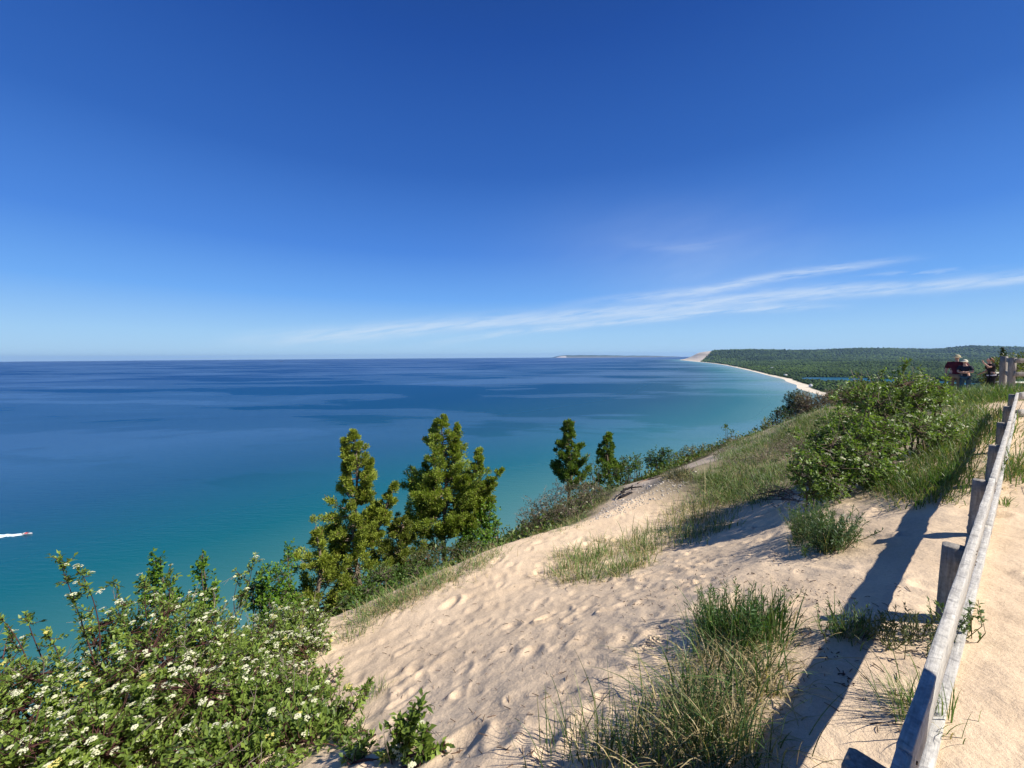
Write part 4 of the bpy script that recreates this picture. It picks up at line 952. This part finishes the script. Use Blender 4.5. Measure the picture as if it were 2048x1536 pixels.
# bluff undergrowth: a leafy layer on the steep ground beyond the rim
ru = np.random.RandomState(90); n = 46000
t_ = ru.uniform(-9, 34, n); d_ = 6.4 + 2.3*sstep(6, 12, t_) + ru.gamma(1.5, 3.4, n) + .7*fbm(t_*.7, t_*.3+4, 3)
ux = UDIR[0]*t_+NDIR[0]*d_; uy = UDIR[1]*t_+NDIR[1]*d_; uz = interp_g(ux, uy) + ru.gamma(1.6, .09, n)*(1+.8*fbm(ux*.8, uy*.8, 3))
ok = (d_ > 5.9); ux, uy, uz = ux[ok], uy[ok], uz[ok]; n = len(ux)
lz = np.clip(.5+.9*fbm(ux*.5, uy*.5, 3)+.2*ru.normal(size=n), 0, 1)
ucol = mixcol((.05, .08, .02), (.16, .23, .045), lz)
dq = ru.rand(n) < .12; ucol[dq] = (.20, .15, .08)
szu = .05 + .004*uy
umb_ = MB(); leaves(umb_, np.stack([ux, uy, uz], 1), norm(rnd_dir(n)+np.array((0, 0, .6))), norm(rnd_dir(n)+np.array((0, 0, 1.))), szu*ru.uniform(.7, 1.4, n), szu*.6, ucol)
tag(umb_.build('undergrowth', LEAF), 'leafy undergrowth covering the steep bluff below the rim', 'undergrowth', kind='stuff')

# ------------------------------------------------------------------ dead wood, gravel, litter
def branch(name, label, pts, rad, col, seed, cat='branch', twigs=0):
    r = np.random.RandomState(seed); pts = np.array(pts, float); mb = MB()
    t = np.linspace(0, 1, 12); k = np.linspace(0, 1, len(pts)); pp = np.stack([np.interp(t, k, pts[:, i]) for i in range(3)], 1) + r.normal(size=(12, 3))*rad*.25
    tube(mb, pp, np.linspace(rad, rad*.45, 12), col, 7, True)
    for i in range(twigs):
        a = pp[r.randint(1, 11)]; d = norm(r.normal(size=3)*np.array((1, 1, .35)) + np.array((0, 0, .15))); l_ = rad*r.uniform(6, 22)
        tube(mb, [a, a+d*l_*.5+r.normal(size=3)*rad, a+d*l_+r.normal(size=3)*rad*2], [rad*.5, rad*.35, rad*.15], np.array(col)*r.uniform(.7, 1.2), 4)
    o = mb.build(name, BARK, origin=pts.mean(0)); tag(o, label, cat); return o
h = ground_hit(1238, 998); h2 = ground_hit(1262, 985)
branch('charred_log', 'lower of two short charred logs lying on the gravel hollow', [h+np.array((0, 0, .03)), h2+np.array((0, -.1, .05))], .06, (.02, .018, .022), 1, 'log', 2)
h = ground_hit(1243, 990); h2 = ground_hit(1264, 981)
branch('charred_log', 'upper charred log resting against the other on the gravel hollow', [h+np.array((0, .05, .07)), h2+np.array((.05, .1, .09))], .045, (.025, .022, .022), 2, 'log', 3)
hs_ = [ground_hit(u, v)+np.array((0, 0, .015)) for u, v in ((1275, 968), (1295, 960), (1318, 955), (1335, 950))]
branch('driftwood_branch', 'long bent brown branch lying on the pale sand above the charred logs', hs_, .025, (.20, .13, .09), 3, twigs=1)
db = empty('dead_brush', ground_hit(1560, 1005)); tag(db, 'tangle of bare dark dead branches on the sand under the flowering bush', 'dead brush')
rb = np.random.RandomState(33); mb = MB()
for i in range(26):
    a = ground_hit(rb.uniform(1540, 1640), rb.uniform(985, 1025)) + np.array((0, 0, rb.uniform(.02, .18))); d = norm(np.array((-.8, rb.normal()*.5, rb.normal()*.16))); l_ = rb.uniform(.2, .6)
    m1 = a+d*l_*.5+rb.normal(size=3)*.04; e1 = a+d*l_+rb.normal(size=3)*.05
    for q in (m1, e1): q[2] = max(q[2], fz(q[0], q[1])+.01)
    cl_ = np.array((.12, .095, .085))*rb.uniform(.5, 1.8); tube(mb, [a, m1, e1], [.009, .006, .002], cl_, 4)
    for q in range(3):
        s_ = a+(e1-a)*rb.uniform(.3, .9); tube(mb, [s_, s_+norm(d+rb.normal(size=3)*.7)*l_*.3], [.004, .0015], cl_, 3)
mb.build('branches', BARK, db)
def chunk_field(name, label, pts, size, col, seed, cat, flat=.6):
    r = np.random.RandomState(seed); n = len(pts); s_ = size*r.gamma(2.2, .45, n)
    jit = 1+.25*r.normal(size=(n, len(oct_v), 1)).clip(-1.4, 1.4)
    V = oct_v[None]*jit*np.stack([s_*r.uniform(.6, 1.4, n), s_, s_*flat], 1)[:, None] + pts[:, None] + np.array((0, 0, size*.15))
    F_ = (oct_f[None] + (np.arange(n)*len(oct_v))[:, None, None]).reshape(-1, 3)
    cl = np.array(col)[None]*r.uniform(.6, 1.25, (n, 1)); mb = MB(); mb.add(V.reshape(-1, 3), F_, np.repeat(cl, len(oct_v), 0))
    tag(mb.build(name, mat('stone', .9)), label, cat, kind='stuff')
gv = scatter_px([(1210, 1010), (1250, 975), (1330, 960), (1400, 940), (1360, 985), (1290, 1010), (1230, 1035), (1180, 1045)], 1500, rg)
chunk_field('gravel', 'pale gravel scattered through the hollow around the charred logs', gv, .011, (.50, .45, .38), 3, 'gravel')
lt = scatter_px([(740, 1300), (1100, 1120), (1380, 1100), (1600, 1130), (1860, 1180), (1850, 1500), (1300, 1300), (1090, 1540), (860, 1540)], 520, rg)
rl_ = np.random.RandomState(4); mb = MB()
for q in lt:
    a_ = rl_.uniform(0, 6.28); l_ = min(rl_.gamma(1.6, .009)+.003, .035); d = np.array((math.cos(a_), math.sin(a_), 0))*l_; p = q+np.array((0, 0, .004))
    cl_ = np.array((.09, .055, .035))*rl_.uniform(.5, 2.2)
    tube(mb, [p-d, p+np.array((0, 0, rl_.uniform(0, .006))), p+d], [.0012+l_*.04]*3, cl_, 4)
lt2 = scatter_px([(1150, 1140), (1560, 1120), (1680, 1180), (1700, 1380), (1540, 1200), (1260, 1220)], 160, rg)
for q in lt2:
    for j in range(rl_.randint(1, 4)):
        p = q + np.array((*rl_.normal(size=2)*.012, .003)); d = rl_.normal(size=3)*.005
        tube(mb, [p-d, p+d], [.003, .002], np.array((.06, .03, .025))*rl_.uniform(.6, 1.6), 4)
tag(mb.build('litter', BARK), 'tiny twigs and dark scraps of bark scattered on the sand', 'litter', kind='stuff')

# ------------------------------------------------------------------ boat, wake, ship, houses
def hull(mb, L_, B, H, col, flare=.8):
    n = 10; t = np.linspace(-.5, .5, n); v = []
    for q in t:
        wv = B*.5*(1-max(0, (q-.05)/.45)**2.2*.98); zb = H*.15*max(0, (q-.2)/.3)
        for (a, z) in ((-1, H+zb), (-flare, H*.35+zb), (0, -H*.25+zb), (flare, H*.35+zb), (1, H+zb)): v.append((q*L_, a*wv, z))
    f = [(i*5+j, i*5+j+1, (i+1)*5+j+1, (i+1)*5+j) for i in range(n-1) for j in range(4)]
    mb.add(v, f, col); mb.add(v, [(i*5+4, i*5, (i+1)*5, (i+1)*5+4) for i in range(n-1)], col)
    mb.add(v[:5], [(0, 1, 3, 4)], col)
bp = P(56, 1077, 262); ba = .18
boat = empty('motor_boat', (bp[0], bp[1], -120.5), ba); tag(boat, 'small red and white motor boat speeding across the teal water', 'boat')
def child(mb, name, mt, par):
    o = mb.build(name, mt); o.parent = par; return o
mb = MB(); hull(mb, 5.6, 2.0, .75, (.75, .75, .75)); child(mb, 'hull', PLAIN, boat)
mb = MB(); hull(mb, 5.65, 2.06, .30, (.55, .03, .02)); o = child(mb, 'stripe', PLAIN, boat); o.location.z = .42
mb = MB(); box(mb, (-.6, 0, 1.0), (.9, 0, 0), (0, .6, 0), (0, 0, .25), (.6, .04, .03)); child(mb, 'engine_cover', PLAIN, boat); mb = MB(); box(mb, (-1.75, 0, 1.05), (.12, 0, 0), (0, .7, 0), (0, 0, .3), (.7, .7, .7)); child(mb, 'seat', PLAIN, boat)
mb = MB(); box(mb, (.65, 0, 1.1), (.05, 0, .22), (0, .75, 0), (.22, 0, -.02), (.1, .12, .15)); child(mb, 'windshield', PLAIN, boat)
mb = MB(); box(mb, (-2.95, 0, .75), (.22, 0, 0), (0, .22, 0), (0, 0, .55), (.05, .05, .05)); child(mb, 'outboard_motor', PLAIN, boat)
rw = np.random.RandomState(12); n = 1500; s_ = rw.uniform(0, 1, n)**.8; wl = 46
lat = rw.normal(size=n)*(.45+1.5*s_)+np.sign(rw.normal(size=n))*1.0*s_
lx = -3.2 - s_*wl; ca_, sa_ = math.cos(ba), math.sin(ba)
wx = bp[0]+lx*ca_-lat*sa_; wy = bp[1]+lx*sa_+lat*ca_
pts = np.stack([wx, wy, np.full(n, -120.45)+rw.rand(n)*.2*(1-s_)], 1)
jit = 1+.25*rw.normal(size=(n, len(oct_v), 1)).clip(-1.4, 1.4); zz_ = rw.uniform(.25, .8, n)*(1-.5*s_)
V = oct_v[None]*jit*np.stack([zz_*2.6, zz_, zz_*.3], 1)[:, None]
V = np.stack([V[..., 0]*ca_-V[..., 1]*sa_, V[..., 0]*sa_+V[..., 1]*ca_, V[..., 2]], -1)+pts[:, None]
mb = MB(); mb.add(V.reshape(-1, 3), (oct_f[None]+(np.arange(n)*len(oct_v))[:, None, None]).reshape(-1, 3), (.75, .82, .86))
tag(mb.build('wake_foam', mat('foam', .8)), 'white foamy wake trailing behind the small motor boat', 'wake', kind='stuff')
sp = P(563, 720.5, 13500); ship = empty('cargo_ship', (sp[0], sp[1], -120.5)); tag(ship, 'tiny dark ship on the horizon left of the island', 'ship')
mb = MB(); hull(mb, 85, 20, 9, (.03, .03, .04)); child(mb, 'hull', PLAIN, ship)
mb = MB(); box(mb, (-26, 0, 18), (7, 0, 0), (0, 7, 0), (0, 0, 9), (.12, .12, .13)); child(mb, 'bridge_tower', PLAIN, ship)
mb = MB(); box(mb, (24, 0, 14), (4, 0, 0), (0, 5, 0), (0, 0, 5), (.1, .1, .1)); child(mb, 'crane', PLAIN, ship)
def house(u, v, Z, w_, d_, h_, wall, roofc, rz, label):
    p = P(u, v, Z); z = float(far_z(p[0], p[1])); r_ = empty('house', (p[0], p[1], z), rz); tag(r_, label, 'house', 'small houses behind the far beach')
    mb = MB(); box(mb, (0, 0, h_/2), (w_/2, 0, 0), (0, d_/2, 0), (0, 0, h_/2), wall); child(mb, 'wall', PLAIN, r_)
    mb = MB(); e = .5; v_ = [(-w_/2-e, -d_/2-e, h_), (w_/2+e, -d_/2-e, h_), (w_/2+e, d_/2+e, h_), (-w_/2-e, d_/2+e, h_), (-w_/2-e, 0, h_+d_*.38), (w_/2+e, 0, h_+d_*.38)]
    mb.add(v_, [(0, 1, 5, 4), (2, 3, 4, 5)], roofc); mb.add(v_, [(0, 4, 3), (1, 2, 5)], wall); child(mb, 'roof', PLAIN, r_)
    for i in (-1, 0, 1): mb = MB(); box(mb, (i*w_*.3, -d_/2-.05, h_*.55), (w_*.07, 0, 0), (0, .04, 0), (0, 0, h_*.18), (.05, .06, .08)); child(mb, 'window', PLAIN, r_)
house(1571, 750.5, 2150, 16, 9, 9, (.75, .75, .72), (.30, .30, .30), .3, 'white house among trees just behind the far beach')
house(1544, 737.5, 3150, 16, 10, 13, (.70, .70, .68), (.25, .25, .26), -.2, 'pale house higher in the wood and farther up the shore')
house(1621, 775, 1420, 10, 8, 9, (.72, .72, .70), (.40, .40, .40), .5, 'pale house nearest the viewer beside the widest part of the beach')

# ------------------------------------------------------------------ people
def skinned(name, verts, edges, radii, mt, parent, root=0, sub=2):
    me = bpy.data.meshes.new(name); me.from_pydata([tuple(v) for v in verts], edges, []); me.materials.append(mt)
    o = bpy.data.objects.new(name, me); COL.objects.link(o); o.parent = parent
    sk = o.modifiers.new('skin', 'SKIN'); sk.use_smooth_shade = True
    for i, d in enumerate(me.skin_vertices[0].data):
        r = radii[i]; d.radius = r if isinstance(r, tuple) else (r, r); d.use_root = (i == root)
    su = o.modifiers.new('sub', 'SUBSURF'); su.levels = sub; su.render_levels = sub
    return o
def cmat(name, c, rough=.9):
    return mat(name, rough, build=lambda t, b: t.links.new(ramp(t, nnoise(t, 14, 4, .6), [(.3, tuple(x*.8 for x in c)), (.7, tuple(min(x*1.15, 1) for x in c))]), b.inputs['Base Color']))
def person(label, loc, rz, k, arms, shirt, trousers, cap=None, hair=None, bulk=1.0, lean=(0, 0), skirt=None, band=None, legs=None, shorts=False):
    root = empty('person', loc, rz); tag(root, label, 'person')
    lx, ly = lean
    J = dict(pel=(0, 0, .95), spi=(lx*.3, ly*.3, 1.13), che=(lx*.7, ly*.7, 1.32), nb=(lx, ly, 1.46), nt=(lx*1.1, ly*1.1+.015, 1.54), hd=(lx*1.1, ly*1.1+.03, 1.63), ht=(lx*1.1, ly*1.1+.02, 1.70), nose=(lx*1.1, ly*1.1+.115, 1.615), chin=(lx*1.1, ly*1.1+.07, 1.565))
    for s, n_ in ((-1, 'l'), (1, 'r')):
        J['sh'+n_] = (s*.175*bulk+lx*.85, ly*.85, 1.40); J['el'+n_] = arms[n_][0]; J['wr'+n_] = arms[n_][1]; J['pm'+n_] = arms[n_][2]
        J['hp'+n_] = (s*.09*bulk, 0, .90); J['kn'+n_] = (s*.11, .02, .50); J['an'+n_] = (s*.12, -.01, .08); J['to'+n_] = (s*.14, .14, .035)
    J = {a: np.array(b, float)*k for a, b in J.items()}
    Rr = dict(pel=(.135*bulk, .105*bulk), spi=(.13*bulk, .10*bulk), che=(.15*bulk, .11*bulk), nb=.055, nt=.05, hd=(.082, .095), ht=(.065, .08), nose=.014, chin=.035)
    for n_ in 'lr': Rr.update({'sh'+n_: .06*bulk, 'el'+n_: .042, 'wr'+n_: .028, 'pm'+n_: (.038, .018), 'hp'+n_: .085*bulk, 'kn'+n_: .058, 'an'+n_: .038, 'to'+n_: .032})
    E = [('pel', 'spi'), ('spi', 'che'), ('che', 'nb'), ('nb', 'nt'), ('nt', 'hd'), ('hd', 'ht'), ('hd', 'nose'), ('nt', 'chin')]
    for n_ in 'lr': E += [('che', 'sh'+n_), ('sh'+n_, 'el'+n_), ('el'+n_, 'wr'+n_), ('wr'+n_, 'pm'+n_), ('pel', 'hp'+n_), ('hp'+n_, 'kn'+n_), ('kn'+n_, 'an'+n_), ('an'+n_, 'to'+n_)]
    for n_ in 'lr':                                        # four fingers and a thumb
        w_, p = J['wr'+n_], J['pm'+n_]; d = (p-w_)/np.linalg.norm(p-w_); sd = np.cross(d, (0, 0, 1.)); sd = sd/max(np.linalg.norm(sd), .01)
        for i, (o_, l_) in enumerate(((-.027, .062), (-.009, .075), (.009, .07), (.027, .055))):
            a = 'f%d%s' % (i, n_); J[a+'a'] = p+sd*o_*k+d*l_*.55*k; J[a+'b'] = p+sd*o_*k+d*l_*k+np.array((0, 0, -.015*k)); Rr[a+'a'] = .0095; Rr[a+'b'] = .008; E += [('pm'+n_, a+'a'), (a+'a', a+'b')]
        a = 'th'+n_; J[a] = w_+(p-w_)*.6-sd*.05*k; Rr[a] = .010; E.append(('pm'+n_, a))
    def mk_(name, names, rad, mt, add=0., over=None):
        J2 = dict(J); J2.update(over or {}); ix = {n_: i for i, n_ in enumerate(names)}
        def rr_(n_):
            r = rad.get(n_, Rr[n_] if n_ in Rr else .05); r = r if isinstance(r, tuple) else (r, r); return ((r[0]+add)*k, (r[1]+add)*k)
        return skinned(name, [J2[n_] for n_ in names], [(ix[a], ix[b]) for a, b in E2 if a in ix and b in ix], [rr_(n_) for n_ in names], mt, root)
    E2 = E; mk_('body', list(J.keys()), {}, SKIN)
    ov = {}; E2 = list(E)
    for n_ in 'lr': ov['sl'+n_] = J['sh'+n_]*.25 + J['el'+n_]*.75; E2.append(('sh'+n_, 'sl'+n_))
    ov['hem'] = J['pel'] + np.array((0, 0, -.06*k)); E2.append(('pel', 'hem'))
    mk_('shirt', ['pel', 'spi', 'che', 'nb', 'shl', 'shr', 'sll', 'slr', 'hem'], {'sll': .058*bulk, 'slr': .058*bulk, 'hem': (.15*bulk, .118*bulk), 'nb': .062}, shirt, .014, ov)
    E2 = E
    nm = ['pel', 'hpl', 'hpr', 'knl', 'knr'] + ([] if shorts else ['anl', 'anr'])
    mk_('trousers', nm, {'anl': .05, 'anr': .05, 'knl': .068, 'knr': .068}, trousers, .010)
    E2 = E + [('anl', 'hl'), ('anr', 'hr')]
    for n_ in 'lr':
        a = J['an'+n_]+np.array((0, -.05, -.035))*k; b = J['to'+n_]; J['q'] = a
        skinned('shoe', [a, (a+b)/2, b], [(0, 1), (1, 2)], [(.042*k, .036*k), (.045*k, .036*k), (.042*k, .03*k)], cmat('shoe_leather', (.08, .07, .06)), root, sub=1)
    hc = J['hd']
    if cap:
        mb = MB(); n1, n2 = 14, 6; v = []
        for i in range(n2+1):
            ph = i/n2*math.pi/2
            for j in range(n1): q_ = j/n1*2*math.pi; v.append(hc+np.array((math.cos(q_)*.098*math.cos(ph)*1.0, math.sin(q_)*.112*math.cos(ph), .03+.095*math.sin(ph)))*k)
        f = [(i*n1+j, i*n1+(j+1) % n1, (i+1)*n1+(j+1) % n1, (i+1)*n1+j) for i in range(n2) for j in range(n1)]
        mb.add(v, f, cap); v = []
        for j in range(9):
            q_ = math.pi*(.14+.72*j/8)
            for rr__, z_ in ((.098, .034), (.155+.035*math.sin(q_), .012), (.155+.035*math.sin(q_), .006), (.098, .026)): v.append(hc+np.array((math.cos(q_)*rr__*.95, math.sin(q_)*rr__*1.1, z_))*k)
        mb.add(v, [(j*4+a, j*4+(a+1) % 4, (j+1)*4+(a+1) % 4, (j+1)*4+a) for j in range(8) for a in range(4)], cap)
        mb.build('cap', CLOTH).parent = root
    if hair:
        hv = [hc+np.array(p)*k for p in hair[1]]
        skinned('hair', hv, [(i, i+1) for i in range(len(hv)-1)], [(r*k, r*k) for r in hair[2]], cmat('hair', hair[0], .6), root)
    for s in (-1, 1):
        mb = MB(); c = hc+np.array((s*.033, .088, .012))*k; v = [c+np.array((x*.012, y*.008, z*.008))*k for x, y, z in ((-1, 0, 0), (0, 0, 1), (1, 0, 0), (0, 0, -1), (0, 1, 0))]
        mb.add(v, [(0, 1, 4), (1, 2, 4), (2, 3, 4), (3, 0, 4)], (.02, .015, .01))
        mb.build('eye', PLAIN).parent = root
    if band is not None:
        mb = MB(); v = []; n1 = 20
        for z_ in (.90, .955):
            for j in range(n1): q_ = j/n1*2*math.pi; v.append(np.array((math.cos(q_)*.185*bulk, math.sin(q_)*.155*bulk, z_+.03*math.cos(q_+band)))*k)
        mb.add(v, [(j, (j+1) % n1, n1+(j+1) % n1, n1+j) for j in range(n1)], (.75, .76, .80)); mb.build('shirt_hem', CLOTH).parent = root
    return root
g_ = lambda u, Z: (lambda p: (p[0], p[1], fz(p[0], p[1])))(P(u, 760, Z))
A = lambda el, wr, pm: (el, wr, pm)
pos1 = g_(1911, 14.6); pos2 = g_(1931, 14.3); pos3 = g_(1983, 13.9)
def kfor(u, v, Z, pos, full=1.735): return (P(u, v, Z)[2]-pos[2])/full
person('man in khaki cap and maroon shirt with his arm round the woman beside him', pos1, math.pi-.9, kfor(1913, 710, 14.6, pos1),
       {'l': A((-.34, -.02, 1.18), (-.30, .16, 1.12), (-.28, .24, 1.10)), 'r': A((.27, -.02, 1.12), (.27, .06, .88), (.27, .08, .80))}, cmat('maroon_cloth', (.10, .018, .03)), cmat('khaki_cloth', (.26, .20, .13)), cap=(.42, .36, .22), bulk=1.22)
person('woman in pale cap and dark top with folded arms standing against the man', pos2, math.pi-1.1, kfor(1931, 719.5, 14.3, pos2),
       {'l': A((-.24, .10, 1.16), (-.02, .24, 1.16), (.05, .25, 1.17)), 'r': A((.24, .10, 1.16), (.02, .22, 1.12), (-.05, .24, 1.12))}, cmat('navy_cloth', (.022, .026, .042)), cmat('denim', (.05, .10, .13)), cap=(.62, .60, .46), hair=((.12, .07, .04), [(0, -.02, .04), (0, -.07, -.02), (0, -.06, -.10)], [.085, .07, .04]), bulk=1.02, lean=(.05, .0))
person('woman with ponytail in black clothes raising one hand towards the couple', pos3, 1.15, kfor(1987, 715.5, 13.9, pos3),
       {'l': A((-.24, .22, 1.28), (-.20, .42, 1.50), (-.20, .45, 1.58)), 'r': A((.24, .06, 1.12), (.22, .26, .98), (.21, .34, .95))}, cmat('black_cloth', (.012, .012, .018)), cmat('black_trouser', (.010, .010, .014)), hair=((.22, .12, .06), [(0, 0, .05), (0, -.06, .03), (0, -.14, 0), (0, -.16, -.12)], [.10, .09, .045, .03]), bulk=1.05, lean=(0, .10), band=1.5)
# companion leaning at the rail just outside the frame: only the shadow falls into the picture
person('person in grey shirt leaning beside the rail just outside the picture, casting the near shadow', (2.02, .66, fz(2.02, .66)), .9, 1.0,
       {'l': A((-.26, .16, 1.16), (-.20, .36, 1.22), (-.18, .44, 1.24)), 'r': A((.26, .16, 1.16), (.20, .36, 1.22), (.18, .44, 1.24))}, cmat('grey_cloth', (.15, .15, .16)), cmat('dark_trouser', (.04, .045, .06)), hair=((.06, .04, .03), [(0, 0, .05), (0, -.05, .02)], [.10, .09]))

# ------------------------------------------------------------------ haze: one even box of air round everything, open sky above it
hz = MB(); box(hz, (0, 0, 40), (44000, 0, 0), (0, 44000, 0), (0, 0, 240)); 
hm = bpy.data.materials.new('haze_air'); hm.use_nodes = True; t = hm.node_tree; t.nodes.clear()
pv = t.nodes.new('ShaderNodeVolumePrincipled'); pv.inputs['Density'].default_value = 1.6e-5; pv.inputs['Color'].default_value = (.38, .62, 1.0, 1); pv.inputs['Anisotropy'].default_value = .2
t.links.new(pv.outputs[0], t.nodes.new('ShaderNodeOutputMaterial').inputs['Volume'])
ho = hz.build('haze', hm); tag(ho, kind='stuff'); tag(ho, 'thin blue haze over the lake and far hills')
